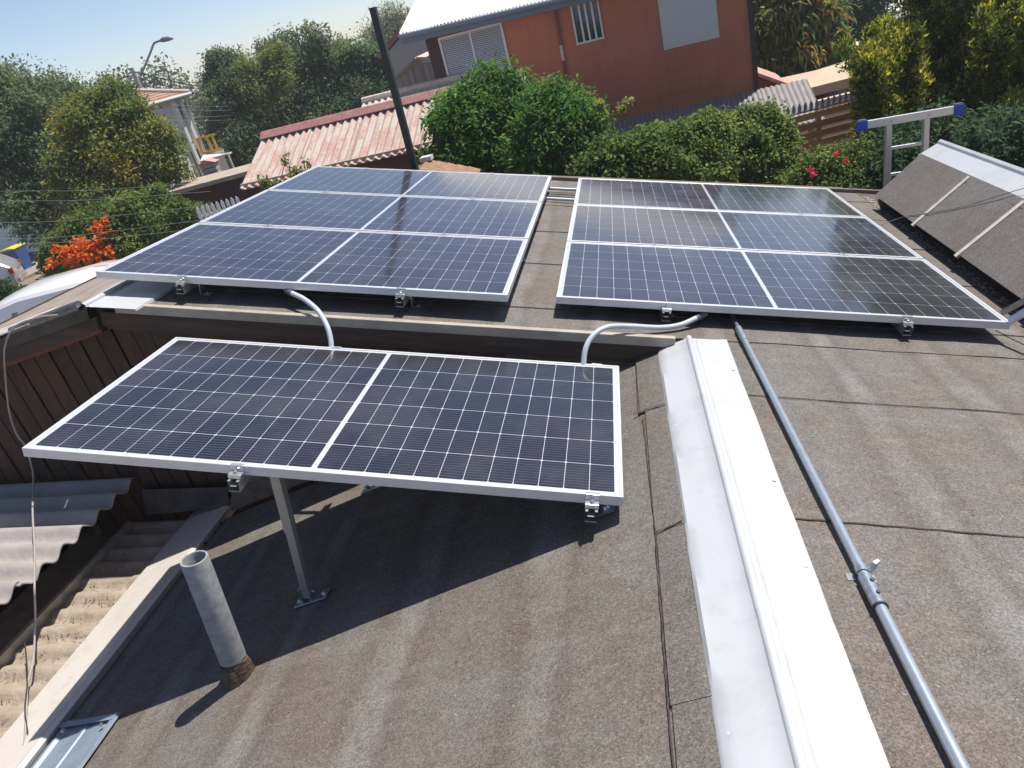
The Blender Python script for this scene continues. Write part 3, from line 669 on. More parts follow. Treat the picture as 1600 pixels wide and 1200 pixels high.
o = MB().tube(smooth_pts([hcp(39, 1005, -2.63), hcp(43, 1060, -2.63), hcp(39, 1110, -2.60), hcp(45, 1160, -2.565), hcp(41, 1188, -2.55)]), .0032, 6).obj('thin_cable', mat('dark_cable', (.03, .03, .03), .6), None, True); o.matrix_world = H; tag(o, 'thin dark twig-like wire beside the pale cable on the cream flashing', 'wire')
# litter and twigs
LIT = MB()
for k in range(260):
    a = random.uniform(-2.58, -2.28); b = random.uniform(1.4, 3.0) + random.gauss(0, .03); 
    b = 1.42 + .1245 * round((b - 1.42) / .1245) + random.gauss(0, .015)
    c = T0 + (a + 2.1) * math.tan(TT) + random.uniform(0.0, .012); an = random.uniform(0, 3.14); l = random.uniform(.004, .03)
    d = Vector((math.cos(an), math.sin(an), random.uniform(-.2, .3))) * l; p = Vector((a, b, c)); s_ = Vector((-d.y, d.x, 0)).normalized() * random.uniform(.0012, .003)
    LIT.add([p - s_, p + s_, p + d + s_ * .3, p + d - s_ * .3], [(0, 1, 2, 3)])
o = LIT.obj('dry_litter', mat('dry_twigs', (.10, .075, .05), .9, var=.5, vscale=20)); o.matrix_world = H; stuff(o); o['label'] = 'dry leaves and twigs on the tan corrugated sheet'

# ------------------------------------------------------------------ battened slope at the right
nv = thing('side_roof', 'neighbouring felt slope with pale battens and a metal ridge at the right edge', 'roof', H)
def VL(b, s):   # s: 0 low edge .. 1 flashing edge .. 1.33 ridge
    k = (b - 3.84) / (6.35 - 3.84); lo = Vector((2.165 + .085 * k, b, -1.194)); hi = Vector((2.44 + .07 * k, b, -.873)); return lo + (hi - lo) * s
vb = [6.36, 6.2, 5.36, 4.58, 3.75, 2.95, 2.1, 1.2]
for b0, b1 in zip(vb[1:], vb[:-1]):
    mm = MB(); mm.slab([VL(b0, 0), VL(b0, 1.05), VL(b1, 1.05), VL(b1, 0)][::-1], .01); 
    mm.obj('felt_sheet', FELTV, nv)
BATT = mat('pale_batten', (.50, .45, .40), .8, var=.15, vscale=20)
for b in (5.40, 4.62, 3.70, 2.9, 2.1):
    d = (VL(b, 1.02) - VL(b, -.05)); x = d.normalized(); fr = frame(VL(b, -.05), x, Vector((0, 1, 0)))
    n = Vector((0, 0, 1)); 
    mm = MB().box(0, d.length, -.019, .019, -.001, .016, fr) if fr.to_3x3().col[2].z > 0 else MB().box(0, d.length, -.014, .014, -.016, .001, fr)
    bevel(mm.obj('batten', BATT, nv), .002)
# felt lap line along the top and metal ridge
for (s0, s1, off, mt, nm) in ((.90, .93, .012, BIT, 'seam_bead'),):
    MB().slab([VL(1.2, s0) + Vector((-.008, 0, .006)), VL(1.2, s1) + Vector((-.008, 0, .006)), VL(6.34, s1) + Vector((-.008, 0, .006)), VL(6.34, s0) + Vector((-.008, 0, .006))], .003).obj(nm, mt, nv)
def RV(b, s): 
    k = (b - 3.84) / 2.51; lo = Vector((2.44 + .07 * k, b, -.868)); hi = Vector((2.585 + .05 * k, b, -.770)); return lo + (hi - lo) * s
for b0, b1 in ((4.9, 6.38), (2.8, 4.92), (1.2, 2.82)):
    mm = MB(); vs = []; ny = 10
    for j in range(ny + 1):
        b = b0 + (b1 - b0) * j / ny
        prof = [RV(b, -.03) + Vector((-.006, 0, -.016 + .0012 * math.sin(b * 9))), RV(b, 0) + Vector((-.004, 0, .004 + .0012 * math.sin(b * 8))), RV(b, .9) + Vector((0, 0, .006)), RV(b, .93) + Vector((0, 0, .022)), RV(b, 1.05) + Vector((0, 0, .026)), RV(b, 1.15) + Vector((0, 0, .008)), RV(b, 1) + Vector((.15, 0, -.10))]
        vs += prof
    n = 7; mm.add(vs, [(j * n + i, j * n + i + 1, (j + 1) * n + i + 1, (j + 1) * n + i) for j in range(ny) for i in range(n - 1)])
    o = mm.obj('ridge_flashing', FLASH, nv); o.modifiers.new('s', 'SOLIDIFY').thickness = .002
MB().slab([RV(1.2, 1) + Vector((.1, 0, -.03)), RV(1.2, 1) + Vector((1.3, 0, -1.1)), RV(6.38, 1) + Vector((1.3, 0, -1.1)), RV(6.38, 1) + Vector((.1, 0, -.03))], .02).obj('felt_sheet', FELTV, nv)
MB().prism([(2.26, -1.22), (2.5, -.90), (2.64, -.80), (3.8, -1.8), (3.8, -3.0), (2.42, -1.5)], 6.30, 6.33).obj('gable_board', mat('gable_dark', (.09, .08, .075), .9, var=.2, vscale=6), nv)
# valley between the two slopes, with grit
MB().slab([(2.22, 1.2, SC + .003), (2.62, 1.2, SC - .01), (2.62, 7.0, SC - .01), (2.30, 7.0, SC + .003)], .004).obj('valley_sheet', mat('valley_felt', (.09, .075, .06), .95, var=.3, vscale=9), nv)
GR = MB()
for k in range(340):
    b = random.uniform(2.8, 6.8); a = 2.20 + .045 * (b - 3.84) + random.gauss(0, .022); s_ = random.uniform(.003, .012)
    p = Vector((a, b, SC + .006)); an = random.uniform(0, 3); u = Vector((math.cos(an), math.sin(an), 0)) * s_; v = Vector((-u.y, u.x, 0)) * .6
    GR.add([p - u - v, p + u - v, p + u + v, p - u + v, p + Vector((0, 0, s_ * .5))], [(0, 1, 4), (1, 2, 4), (2, 3, 4), (3, 0, 4)])
o = GR.obj('valley_grit', mat('pale_grit', (.42, .34, .26), .9, var=.3, vscale=30)); o.matrix_world = H; stuff(o); o['label'] = 'pale grit and leaves gathered in the roof valley'
# thin cable over it
def hV(x, y, off):
    p0, p1, p2 = VL(3.84, 0), VL(3.84, 1), VL(6.35, 0); n = (p1 - p0).cross(p2 - p0).normalized(); n = n if n.z > 0 else -n
    v = H.to_3x3().inverted() @ (at(x, y, 1) - Vector((0, 0, CAMZ))); return v * ((n.dot(p0) + off) / n.dot(v))
o = MB().tube(smooth_pts([Vector((1.9, 5.45, SC + .012)), hV(1405, 341, .03), hV(1450, 333, .02), hV(1500, 324, .02), hV(1560, 306, .03), hV(1600, 294, .03), hV(1640, 284, .03)]), .0022, 6).obj('thin_cable', mat('grey_cable', (.12, .115, .11), .6), None, True); o.matrix_world = H
tag(o, 'thin dark cable stretched across the battened slope at the right', 'cable')
# loose beige offcuts leaning by the right edge of the right array
o = MB().slab([hb(1562, 486, 3.62), hb(1565, 492, 3.60), hb(1640, 452, 3.45), hb(1636, 444, 3.47)], .012).obj('wood_offcut', TRIM); o.matrix_world = H; tag(o, 'beige strip of wood beside the right corner of the right array', 'wood strip')
o = MB().slab([hb(1574, 497, 3.44), hb(1576, 505, 3.42), hb(1650, 464, 3.3), hb(1648, 452, 3.32)], .02).obj('aluminium_offcut', RAIL); o.matrix_world = H; tag(o, 'white aluminium strip touching the outer corner of the right array', 'metal strip')

# ------------------------------------------------------------------ ladder
ALU = mat('ladder_aluminium', (.66, .66, .67), .32, metal=.7)
lb_ = 7.25
lt0, lt1 = hb(1369, 330, lb_), hb(1388, 190, lb_); rt1 = hb(1447, 180, lb_)
wdt = (rt1 - lt1); up_ = (lt1 - lt0).normalized()
FL = frame(lt1, wdt, up_)                       # x across, y up
lad = thing('ladder', 'aluminium ladder with a blue capped crossbar standing behind the far roof corner', 'ladder', H @ FL)
W_ = wdt.length
def lbox(x0, x1, y0, y1, z0, z1, nm, mt): return bevel(MB().box(x0, x1, y0, y1, z0, z1).obj(nm, mt, lad), .003)
lbox(-.022, .022, -3.2, .0, -.035, .035, 'stile', ALU); lbox(W_ - .022, W_ + .022, -3.2, .0, -.035, .035, 'stile', ALU)
sp = (hb(1387, 222, lb_) - lt1).length
for k in range(1, 14): lbox(.022, W_ - .022, -k * .235 - .014, -k * .235 + .014, -.016, .016, 'rung', ALU)
lbox(-.20, W_ + .20, -.02, .048, .0352, .075, 'crossbar', ALU)
BLUE = mat('blue_plastic', (.02, .07, .42), .45)
for x0, x1 in ((-.275, -.195), (W_ + .195, W_ + .275)):
    o = lbox(x0, x1, -.032, .056, .028, .083, 'end_cap', BLUE); bevel(MB().box(x0 + .008, x1 - .008, .0565, .064, .034, .078).obj('rubber_pad', mat('grey_rubber', (.10, .10, .10), .8), o), .002)
for x in (0, W_): MB().tube([(x, .012, .075), (x, .012, .084)], .010, 8).obj('bolt', STEEL, lad)
# ================================================================== surroundings
def pt_on(px, py, F, off=0.):
    """local x, y on the plane z=off of frame F seen at a pixel"""
    Fi = F.inverted(); o = Fi @ Vector((0, 0, CAMZ)); d = Fi.to_3x3() @ (at(px, py, 1) - Vector((0, 0, CAMZ)))
    k = (off - o.z) / d.z; p = o + d * k; return p.x, p.y
def upframe(pa, pb):  # x from a to b (level), y up, z towards the viewer
    a, b = Vector(pa), Vector(pb); x = b - a; x.z = 0
    return frame(a, x, Vector((0, 0, 1)))

# ---- foliage
def leaf_material(name, c0, c1, c2, trans=.42, rough=.62):
    m = D.materials.new(name); m.use_nodes = True; t = m.node_tree; b = t.nodes['Principled BSDF']; o = t.nodes['Material Output']
    at_ = nn(t, 'ShaderNodeAttribute', attribute_name='tint'); cr = nn(t, 'ShaderNodeValToRGB')
    e = cr.color_ramp.elements; e[0].color = (*c0, 1); e[0].position = .05; e[1].color = (*c2, 1); e[1].position = .97
    q = e.new(.55); q.color = (*c1, 1)
    t.links.new(at_.outputs['Fac'], cr.inputs[0]); t.links.new(cr.outputs[0], b.inputs['Base Color'])
    b.inputs['Roughness'].default_value = rough; b.inputs['Specular IOR Level'].default_value = .22
    tr = nn(t, 'ShaderNodeBsdfTranslucent'); hs = nn(t, 'ShaderNodeHueSaturation'); hs.inputs['Value'].default_value = 1.3; hs.inputs['Hue'].default_value = .485
    t.links.new(cr.outputs[0], hs.inputs['Color']); t.links.new(hs.outputs[0], tr.inputs['Color'])
    mx = nn(t, 'ShaderNodeMixShader'); mx.inputs[0].default_value = min(.5, trans + .06)
    t.links.new(b.outputs[0], mx.inputs[1]); t.links.new(tr.outputs[0], mx.inputs[2]); t.links.new(mx.outputs[0], o.inputs['Surface']); return m
def unit(v): return v / np.maximum(np.linalg.norm(v, axis=1, keepdims=True), 1e-9)
def leaves_mesh(name, matl, blobs, nclump, per, ll, lw, spread, tint=(.45, .25), droop=.3, fill=.3, upward=0., bump=.2, seed=0, patch=None, thin=0., tip=0., bough=0):
    """leaf-sized folded faces in clumps spread through ellipsoids; blobs = (centre, (rx,ry,rz))"""
    R = np.random.default_rng(seed)
    cs = np.array([tuple(b[0]) for b in blobs]); rs = np.array([b[1] if isinstance(b[1], (tuple, list)) else (b[1],) * 3 for b in blobs], float)
    wgt = (rs.prod(axis=1)) ** (2 / 3); wgt = wgt / wgt.sum()
    nb = bough if bough else max(18, nclump // 42); kb = R.choice(len(blobs), nb, p=wgt)
    db = unit(R.normal(size=(nb, 3)) + np.array([0, -.25, .30])); ph = R.uniform(0, 6.28, (len(blobs), 4))
    bc = cs[kb] + db * rs[kb] * (R.uniform(.62, .98, (nb, 1)) * (1 + bump * np.sin(db[:, 0] * 4 + ph[kb, 0]) * np.sin(db[:, 1] * 5 + ph[kb, 1]))[:, None])
    br = rs[kb] * R.uniform(.20, .42, (nb, 1)) * np.array([1, 1, 1 + .8 * upward]); bt = R.normal(0, .55, nb); bs = R.uniform(.75, 1.3, nb)
    inner = R.random(nclump) < fill; kq = R.integers(0, nb, nclump); k = R.choice(len(blobs), nclump, p=wgt)
    d = unit(R.normal(size=(nclump, 3)) + np.array([0, 0, .35])[None, :] * (~inner)[:, None])
    rad = np.where(inner, R.uniform(.30, .84, nclump), R.uniform(.70, 1.08, nclump)); lump = np.ones(nclump)
    cp = np.where(inner[:, None], cs[k] + d * rs[k] * rad[:, None], bc[kq] + d * br[kq] * rad[:, None])
    btint = np.where(inner, 0, bt[kq]); bsz = np.where(inner, 1, bs[kq])
    rk = rad / lump
    if thin > 0: # gaps
        keep = R.random(nclump) > thin * (.5 + .5 * np.sin(cp[:, 0] * 3 + cp[:, 2] * 4)); cp, d, rk, btint, bsz = cp[keep], d[keep], rk[keep], btint[keep], bsz[keep]
    n = len(cp); ct = R.normal(0, .7, n) + btint
    if patch is not None: ct = ct * .6 + patch(cp) 
    ct = ct + tip * (rk - .9) * 6
    P = np.repeat(cp, per, 0) + np.clip(R.normal(size=(n * per, 3)), -1.5, 1.5) * spread * np.array([1, 1, .8]); DD = np.repeat(d, per, 0); T = np.repeat(ct, per)
    N = n * per
    ax = unit(DD * .7 + R.normal(size=(N, 3)) * .75 + np.array([0, 0, upward - droop])); nr = unit(DD * .7 + R.normal(size=(N, 3)) * .45 + np.array([.12, .05, .6]))
    sd = unit(np.cross(ax, nr)); nr = np.cross(sd, ax)
    SZ = np.repeat(bsz, per)[:, None]; L = ll * SZ * R.uniform(.55, 1.3, (N, 1)); W = lw * SZ * R.uniform(.7, 1.25, (N, 1))
    v0 = P; v1 = P + ax * L * .45 + sd * W * .5 + nr * W * .18; v2 = P + ax * L + np.array([0, 0, -droop]) * L * .35; v3 = P + ax * L * .45 - sd * W * .5 + nr * W * .18
    V = np.stack([v0, v1, v2, v3], 1).reshape(-1, 3)
    me = D.meshes.new(name); me.vertices.add(len(V)); me.vertices.foreach_set('co', V.astype(np.float32).ravel())
    me.loops.add(4 * N); me.loops.foreach_set('vertex_index', np.arange(4 * N, dtype=np.int32))
    me.polygons.add(N); me.polygons.foreach_set('loop_start', np.arange(0, 4 * N, 4, dtype=np.int32)); me.polygons.foreach_set('loop_total', np.full(N, 4, np.int32))
    me.update(calc_edges=True)
    tn = np.clip(tint[0] + tint[1] * (T * .75 + R.normal(0, .5, N)), 0, 1)
    A = me.attributes.new('tint', 'FLOAT', 'FACE'); A.data.foreach_set('value', tn.astype(np.float32)); me.materials.append(matl)
    return me
BARK = mat('bark', (.13, .09, .065), .95, col2=(.22, .17, .13), vscale=12, bump=.8, bscale=30)
def plant(name, lab, cat, px, py, z, blobs, matl, nclump, per, ll, lw, spread, seed, group=None, trunk_r=.12, base=None, limbs=5, crown='crown', trunk='trunk', **kw):
    """blobs in pixels round the view of the plant, each (px, py, radius px[, z offset, squash]); roots on the ground"""
    bl = []
    for b in blobs:
        zz = z + (b[3] if len(b) > 3 else 0); r = b[2] / FPX * zz; sq = b[4] if len(b) > 4 else 1.
        bl.append((at(b[0], b[1], zz), (r, r, r * sq)))
    c = sum((b[0] for b in bl), Vector()) / len(bl)
    if base is None: base = (c.x, c.y)
    o = thing(name, lab, cat, Matrix.Translation((base[0], base[1], 0)), group)
    off = Vector((base[0], base[1], 0)); bl2 = [(b[0] - off, b[1]) for b in bl]
    link(crown, leaves_mesh(crown, matl, bl2, nclump, per, ll, lw, spread, seed=seed, **kw), o)
    m = MB(); zc = min(b[0].z for b in bl2); zt = max(.4, zc)
    m.tube([(0, 0, -.05), (.05 * trunk_r, .03, zt * .5), (0, 0, zt)], [trunk_r * 1.25, trunk_r, trunk_r * .8], 9)
    rr = random.Random(seed)
    for k in range(min(limbs, len(bl2)) if limbs > 0 else 0):
        e = bl2[k % len(bl2)][0]; s_ = Vector((0, 0, zt * .8)); mid = (s_ + e) / 2 + Vector((rr.uniform(-.2, .2), rr.uniform(-.2, .2), .1))
        m.tube([s_, mid, e], [trunk_r * .7, trunk_r * .45, trunk_r * .15], 7)
    m.obj(trunk, BARK, o, True)
    return o, bl, off
LBRIGHT = leaf_material('leaf_bright', (0.028, 0.086, 0.017), (0.078, 0.199, 0.038), (0.172, 0.328, 0.069))
LHEDGE = leaf_material('leaf_hedge', (0.038, 0.079, 0.019), (0.120, 0.192, 0.043), (0.312, 0.360, 0.096))
LYEL = leaf_material('leaf_autumn', (0.051, 0.090, 0.026), (0.152, 0.210, 0.043), (0.551, 0.392, 0.072), .3, .6)
LDARK = leaf_material('leaf_dark', (0.034, 0.068, 0.036), (0.068, 0.125, 0.055), (0.143, 0.208, 0.078))
LBLUE = leaf_material('leaf_bluegreen', (0.064, 0.101, 0.056), (0.123, 0.179, 0.084), (0.252, 0.280, 0.105))
LLIME = leaf_material('leaf_lime', (0.086, 0.121, 0.034), (0.190, 0.241, 0.061), (0.345, 0.345, 0.103))
LTHU = leaf_material('leaf_thuja', (0.041, 0.072, 0.017), (0.180, 0.228, 0.031), (0.600, 0.564, 0.072))
LMAN = leaf_material('leaf_mango', (0.041, 0.092, 0.024), (0.112, 0.193, 0.045), (0.527, 0.304, 0.101))
LSAGE = leaf_material('leaf_sage', (.105, .135, .075), (.180, .225, .135), (.300, .330, .210))
FRED = leaf_material('flower_orange', (.50, .07, .010), (.70, .17, .02), (.78, .34, .06), .3)
FROSE = leaf_material('flower_pink', (.5, .02, .06), (.65, .04, .10), (.8, .12, .15), .3)
def flowers(par, off, name, pts, z, n, size, sp, seed, matl):
    bl = [(at(x, y, z) - off, sp) for x, y in pts]
    link(name, leaves_mesh(name, matl, bl, n, 5, size, size * .8, size * .35, seed=seed, fill=.5, tint=(.5, .3)), par)
PL = lambda *a, **k: plant(*a, **k)
# bushes behind the roof
PL('shrub', 'tall rounded bright green shrub in front of the blinds window of the red house', 'shrub', 755, 190, 11.5,
   [(760, 160, 54), (724, 198, 42), (800, 180, 44), (745, 232, 66), (800, 250, 55), (700, 250, 40)], LBRIGHT, 4200, 9, .11, .034, .10, 3, 'shrubs growing behind the roof', tint=(.5, .26), droop=.35, fill=.25)
PL('shrub', 'bright green shrub below the downpipe, right of the tallest shrub', 'shrub', 870, 220, 11.0,
   [(858, 180, 52), (900, 215, 45), (850, 240, 60), (915, 250, 42), (890, 270, 48)], LBRIGHT, 3600, 9, .105, .032, .10, 4, 'shrubs growing behind the roof', tint=(.42, .28), droop=.35, fill=.25)
hedge = [('small dark green hedge bush just right of the bright shrubs', 962, [(955, 238, 26), (968, 262, 36), (940, 280, 36)], LHEDGE, .36),
         ('middle hedge bush behind the top left corner of the right array', 1030, [(1008, 232, 24), (1042, 226, 28), (1030, 262, 42)], LHEDGE, .42),
         ('yellowish green hedge bush with brown twigs below the grey lean-to roof', 1105, [(1098, 204, 20), (1122, 212, 26), (1088, 240, 30), (1110, 268, 38)], LHEDGE, .62),
         ('broad glossy green hedge bush in front of the pale corrugated roof end', 1190, [(1165, 195, 24), (1200, 190, 26), (1172, 238, 40), (1210, 236, 34), (1195, 278, 40)], LHEDGE, .55)]
for i, (lab, cx, bl, mt, tn) in enumerate(hedge):
    PL('hedge_bush', lab, 'bush', cx, 240, 9.8 + .15 * i, bl, mt, 2600 + 900 * (i == 3), 8, .065, .034, .075, 10 + i, 'hedge bushes behind the right array', tint=(tn, .27), fill=.3, trunk_r=.05, bump=.26)
o, bl, off = PL('rose_bush', 'thorny rose bush with pink and red blooms beside the wooden fence', 'rose bush', 1300, 250, 9.4,
   [(1312, 252, 24), (1278, 268, 24), (1340, 232, 22), (1310, 290, 40), (1350, 275, 36), (1265, 295, 30)], LHEDGE, 2400, 8, .055, .032, .085, 21, tint=(.42, .3), trunk_r=.04, thin=.5)
for x, y, n in ((1306, 240, 10), (1321, 251, 10), (1267, 265, 16), (1270, 274, 12), (1289, 293, 8)):
    flowers(o, off, 'bloom', [(x, y)], 9.0, n // 2, .03, .016 if n == 10 else .032, x, FROSE if n != 10 else leaf_material('bloom_red', (.6, .03, .03), (.75, .06, .05), (.8, .3, .2), .3))
# conifers at the right
rr = random.Random(5)
def conifer(lab, z, region, n, seed, dens, extra=[]):
    bl = []
    for k in range(n):
        x = rr.uniform(region[0], region[1]); y = rr.uniform(region[2], region[3]); r = rr.uniform(18, 34)
        bl.append((x, y, r, rr.uniform(-.5, .6), rr.uniform(1.3, 2.0)))
    return PL('conifer', lab, 'conifer', 0, 0, z, bl + extra, LTHU, dens, 15, .065, .026, .045, seed, 'yellow tipped conifers beyond the ladder', tint=(.50, .34), upward=1.0, droop=.0, fill=.3, bump=.34, tip=.55, trunk_r=.14)
conifer('leftmost low conifer with brownish crest right of the beige canopy', 10.6, (1352, 1425, 95, 235), 17, 31, 5200)
conifer('tall yellow tipped conifer rising behind the ladder crossbar', 11.2, (1425, 1505, -10, 215), 26, 32, 6400, [(1450, -60, 40, .2, 1.4), (1475, -120, 40, .3, 1.5)])
conifer('big yellow tipped conifer filling the top right corner', 10.4, (1500, 1600, 10, 225), 28, 33, 9600, [(1500, -60, 60, 0, 1.3), (1540, -130, 64, .3, 1.3), (1590, -210, 66, .4, 1.3), (1640, -300, 70, .6, 1.3), (1700, -390, 76, .8, 1.4), (1750, -500, 70, 1, 1.5), (1700, -230, 80, .4), (1640, -120, 80, .3), (1790, -380, 90, .8), (1780, -620, 50, 1.2, 1.6)])
conifer('conifer cut off by the right edge of the view', 9.6, (1600, 1700, -40, 240), 18, 34, 2600)
PL('shrub', 'dark shaded shrub behind the ridge of the battened slope', 'shrub', 1500, 230, 9.2, [(1420, 260, 60), (1490, 235, 60), (1550, 240, 60), (1600, 260, 60), (1450, 300, 50), (1385, 290, 40), (1650, 290, 70)], LDARK, 5200, 8, .08, .035, .11, 41, 'shrubs growing behind the roof', tint=(.3, .22), fill=.35)
# trees beyond
PL('broadleaf_tree', 'dark leafy tree seen in gaps behind the yellow tipped conifers', 'tree', 1560, 60, 15.5,
   [(1500, 40, 60), (1580, 20, 70), (1640, 60, 70), (1540, 120, 70), (1620, 150, 80), (1470, 150, 60), (1560, 220, 80), (1600, -80, 70)], LDARK, 5200, 9, .15, .07, .2, 56, tint=(.35, .22), fill=.4)
PL('fruit_tree', 'mango-like tree with long drooping leaves and orange shoots beside the red house', 'tree', 1235, 60, 19.5,
   [(1215, 10, 50), (1255, 30, 48), (1215, 70, 48), (1262, 85, 42), (1235, 120, 40), (1190, 110, 30), (1230, -40, 50)], LMAN, 3400, 8, .30, .07, .18, 51, tint=(.42, .3), droop=.9, fill=.3)
PL('broadleaf_tree', 'dense dark green round tree at the top, left of the white sheet roof', 'tree', 1330, 20, 27,
   [(1310, 15, 42), (1345, 15, 42), (1325, 45, 38), (1300, 60, 30), (1330, -30, 50)], LDARK, 3400, 8, .16, .085, .22, 52, tint=(.45, .25))
PL('shoot_plant', 'two lime green shoots standing up in front of the white sheet roof', 'plant', 1365, 80, 11.5,
   [(1374, 52, 5, 0, 2.2), (1370, 74, 5, 0, 2), (1344, 85, 7, 0, 1.6), (1342, 100, 12)], LLIME, 260, 6, .08, .035, .03, 53, tint=(.6, .2), trunk_r=.03, limbs=0)
def yel(thr): 
    return lambda p: np.sin(p[:, 0] * 1.9 + 1) * np.sin(p[:, 2] * 2.3) * .9 + thr
PL('autumn_tree', 'large tree turning yellow and orange at the left in front of the far white house', 'tree', 190, 230, 19.0,
   [(176, 158, 30), (205, 190, 36), (140, 205, 44), (244, 222, 34), (190, 250, 58), (125, 270, 46), (218, 295, 38), (160, 320, 48), (256, 262, 30)], LYEL, 7600, 9, .105, .05, .15, 61, tint=(.46, .27), patch=yel(.25), fill=.3, bump=.24, trunk_r=.2)
PL('broadleaf_tree', 'tall dark green tree at the left edge of the view', 'tree', 40, 200, 21.5,
   [(28, 140, 38), (60, 175, 42), (5, 185, 45), (35, 235, 58), (80, 265, 46), (0, 290, 60), (55, 330, 45), (-60, 230, 70), (-110, 300, 80)], LBLUE, 7600, 9, .13, .055, .18, 62, tint=(.48, .27), patch=yel(.0), fill=.3, trunk_r=.2)
PL('small_tree', 'thin feathery tree top between the dark tree and the yellowing tree', 'tree', 105, 150, 25, [(104, 138, 22), (122, 150, 16), (95, 165, 26), (115, 190, 36)], LBLUE, 1500, 8, .13, .05, .2, 63, tint=(.4, .2), thin=.5)
PL('broadleaf_tree', 'dark green tree with a pale mast behind it, right of the far white house', 'tree', 340, 180, 31,
   [(354, 106, 22), (332, 128, 14), (385, 140, 36), (360, 172, 36), (352, 205, 20, 1.), (392, 230, 38), (425, 270, 34)], LBLUE, 5200, 9, .16, .07, .24, 64, tint=(.42, .24), droop=.5)
PL('broadleaf_tree', 'broad blue-green tree in the middle of the far tree line', 'tree', 480, 150, 34,
   [(440, 95, 30), (420, 85, 20), (500, 100, 42), (470, 140, 52), (530, 120, 44), (430, 190, 52), (490, 210, 52), (540, 180, 50)], LBLUE, 7000, 9, .18, .08, .26, 65, tint=(.45, .25), droop=.4)
PL('broadleaf_tree', 'dark tree end of the far tree line just left of the black post', 'tree', 590, 140, 33,
   [(565, 100, 30), (598, 115, 32), (580, 160, 42), (610, 165, 32), (560, 200, 40)], LDARK, 4200, 9, .18, .08, .24, 66, tint=(.6, .25), droop=.4)
PL('bamboo_clump', 'pale yellow-green feathery clump in front of the far tree line', 'bamboo', 415, 110, 30.5,
   [(385, 116, 22), (432, 100, 20), (402, 142, 28), (440, 125, 18), (400, 170, 20)], LLIME, 1500, 8, .22, .05, .2, 67, tint=(.42, .25), thin=.3, trunk_r=.03, limbs=0)
PL('feathery_tree', 'airy grey-green eucalyptus top rising left of the white metal roof', 'tree', 605, 55, 42,
   [(612, 40, 24), (600, 62, 26), (582, 52, 16), (622, 30, 14)], LSAGE, 800, 7, .26, .05, .4, 68, tint=(.4, .25), thin=.5)
PL('broadleaf_tree', 'far hazy trees low behind the tree line at the left', 'tree', 480, 130, 60, [(300, 190, 70), (420, 180, 90), (560, 170, 90), (200, 200, 80), (60, 200, 90)], LBLUE, 3000, 8, .35, .2, .6, 69, tint=(.3, .2))
# flowering bush by the street
o, bl, off = PL('flowering_bush', 'bush covered in orange red flowers beside the left roof corner', 'bush', 130, 380, 16.8,
   [(140, 372, 34), (112, 395, 32), (165, 350, 26), (150, 410, 34), (98, 418, 24)], LHEDGE, 2600, 9, .085, .045, .10, 71, tint=(.40, .25), trunk_r=.06)
flowers(o, off, 'flower_cluster', [(158, 362), (148, 372), (130, 384), (108, 394), (95, 402), (140, 398), (152, 396), (160, 402), (122, 404), (138, 388)], 16.1, 300, .08, .27, 72, FRED)
PL('bush', 'leafy green bush between the orange flowers and the left array', 'bush', 235, 345, 16.6,
   [(245, 320, 24), (215, 345, 34), (262, 345, 30), (200, 380, 34), (240, 385, 36), (295, 335, 20), (180, 345, 22)], LHEDGE, 3600, 9, .085, .045, .10, 73, tint=(.50, .27), trunk_r=.06)
PL('bush', 'low yellowish bush under the orange flowers behind the white van', 'bush', 90, 425, 16.8,
   [(92, 405, 22), (80, 420, 13), (112, 422, 22), (142, 424, 20), (170, 420, 22)], LHEDGE, 1700, 8, .08, .04, .09, 74, tint=(.62, .25), trunk_r=.05, thin=.2)
PL('bush', 'dark green bush at the left edge behind the white van', 'bush', 10, 455, 16.0, [(0, 462, 22), (28, 466, 15), (-30, 468, 30)], LDARK, 1300, 8, .07, .035, .09, 75, tint=(.35, .25), trunk_r=.04)

# ---- red house
FR0 = upframe(at(915, 195, 15.85), at(1180, 137, 15.0))
rx, rv = pt_on(1180, 137, FR0); lx, _ = pt_on(674, 56, FR0)
FR = FR0 @ Matrix.Translation((lx, 0, 0)); WDT = rx - lx
def fc(px, py, off=0.): return pt_on(px, py, FR, off)
groundy = -FR.translation.z
RENDER = mat('red_render', (.50, .185, .105), .9, col2=(.42, .15, .085), vscale=1.1, bump=.25, bscale=30, det=6)
_t = RENDER.node_tree; _b = _t.nodes['Principled BSDF']; _c = _b.inputs['Base Color'].links[0].from_socket
_mp = nn(_t, 'ShaderNodeMapping'); _mp.inputs['Scale'].default_value = (3.2, .35, 3.2); _t.links.new(_t.nodes['Texture Coordinate'].outputs['Object'], _mp.inputs['Vector'])
_s = ramp(_t, noise(_t, _mp.outputs[0], 1.6, 7, .7), .48, .70); _s2 = ramp(_t, noise(_t, _t.nodes['Texture Coordinate'].outputs['Object'], 2.3, 6, .7), .55, .75)
_c2 = mixc(_t, mth(_t, 'MULTIPLY', _s, .35), _c, (.27, .105, .08)); _c2 = mixc(_t, mth(_t, 'MULTIPLY', _s2, .25), _c2, (.52, .25, .17)); _t.links.new(_c2, _b.inputs['Base Color'])
rh = thing('red_house', 'two storey brick-red rendered house with a white corrugated roof', 'house', FR)
e0 = fc(674, 50, .35); e1 = fc(875, 4, .35); es = (e1[1] - e0[1]) / (e1[0] - e0[0])
ey = lambda x: e0[1] + es * (x - e0[0])
MB().prism([(0, groundy), (WDT, groundy), (WDT, ey(WDT)), (0, ey(0))], -6.5, 0, 'z').obj('wall', RENDER, rh)
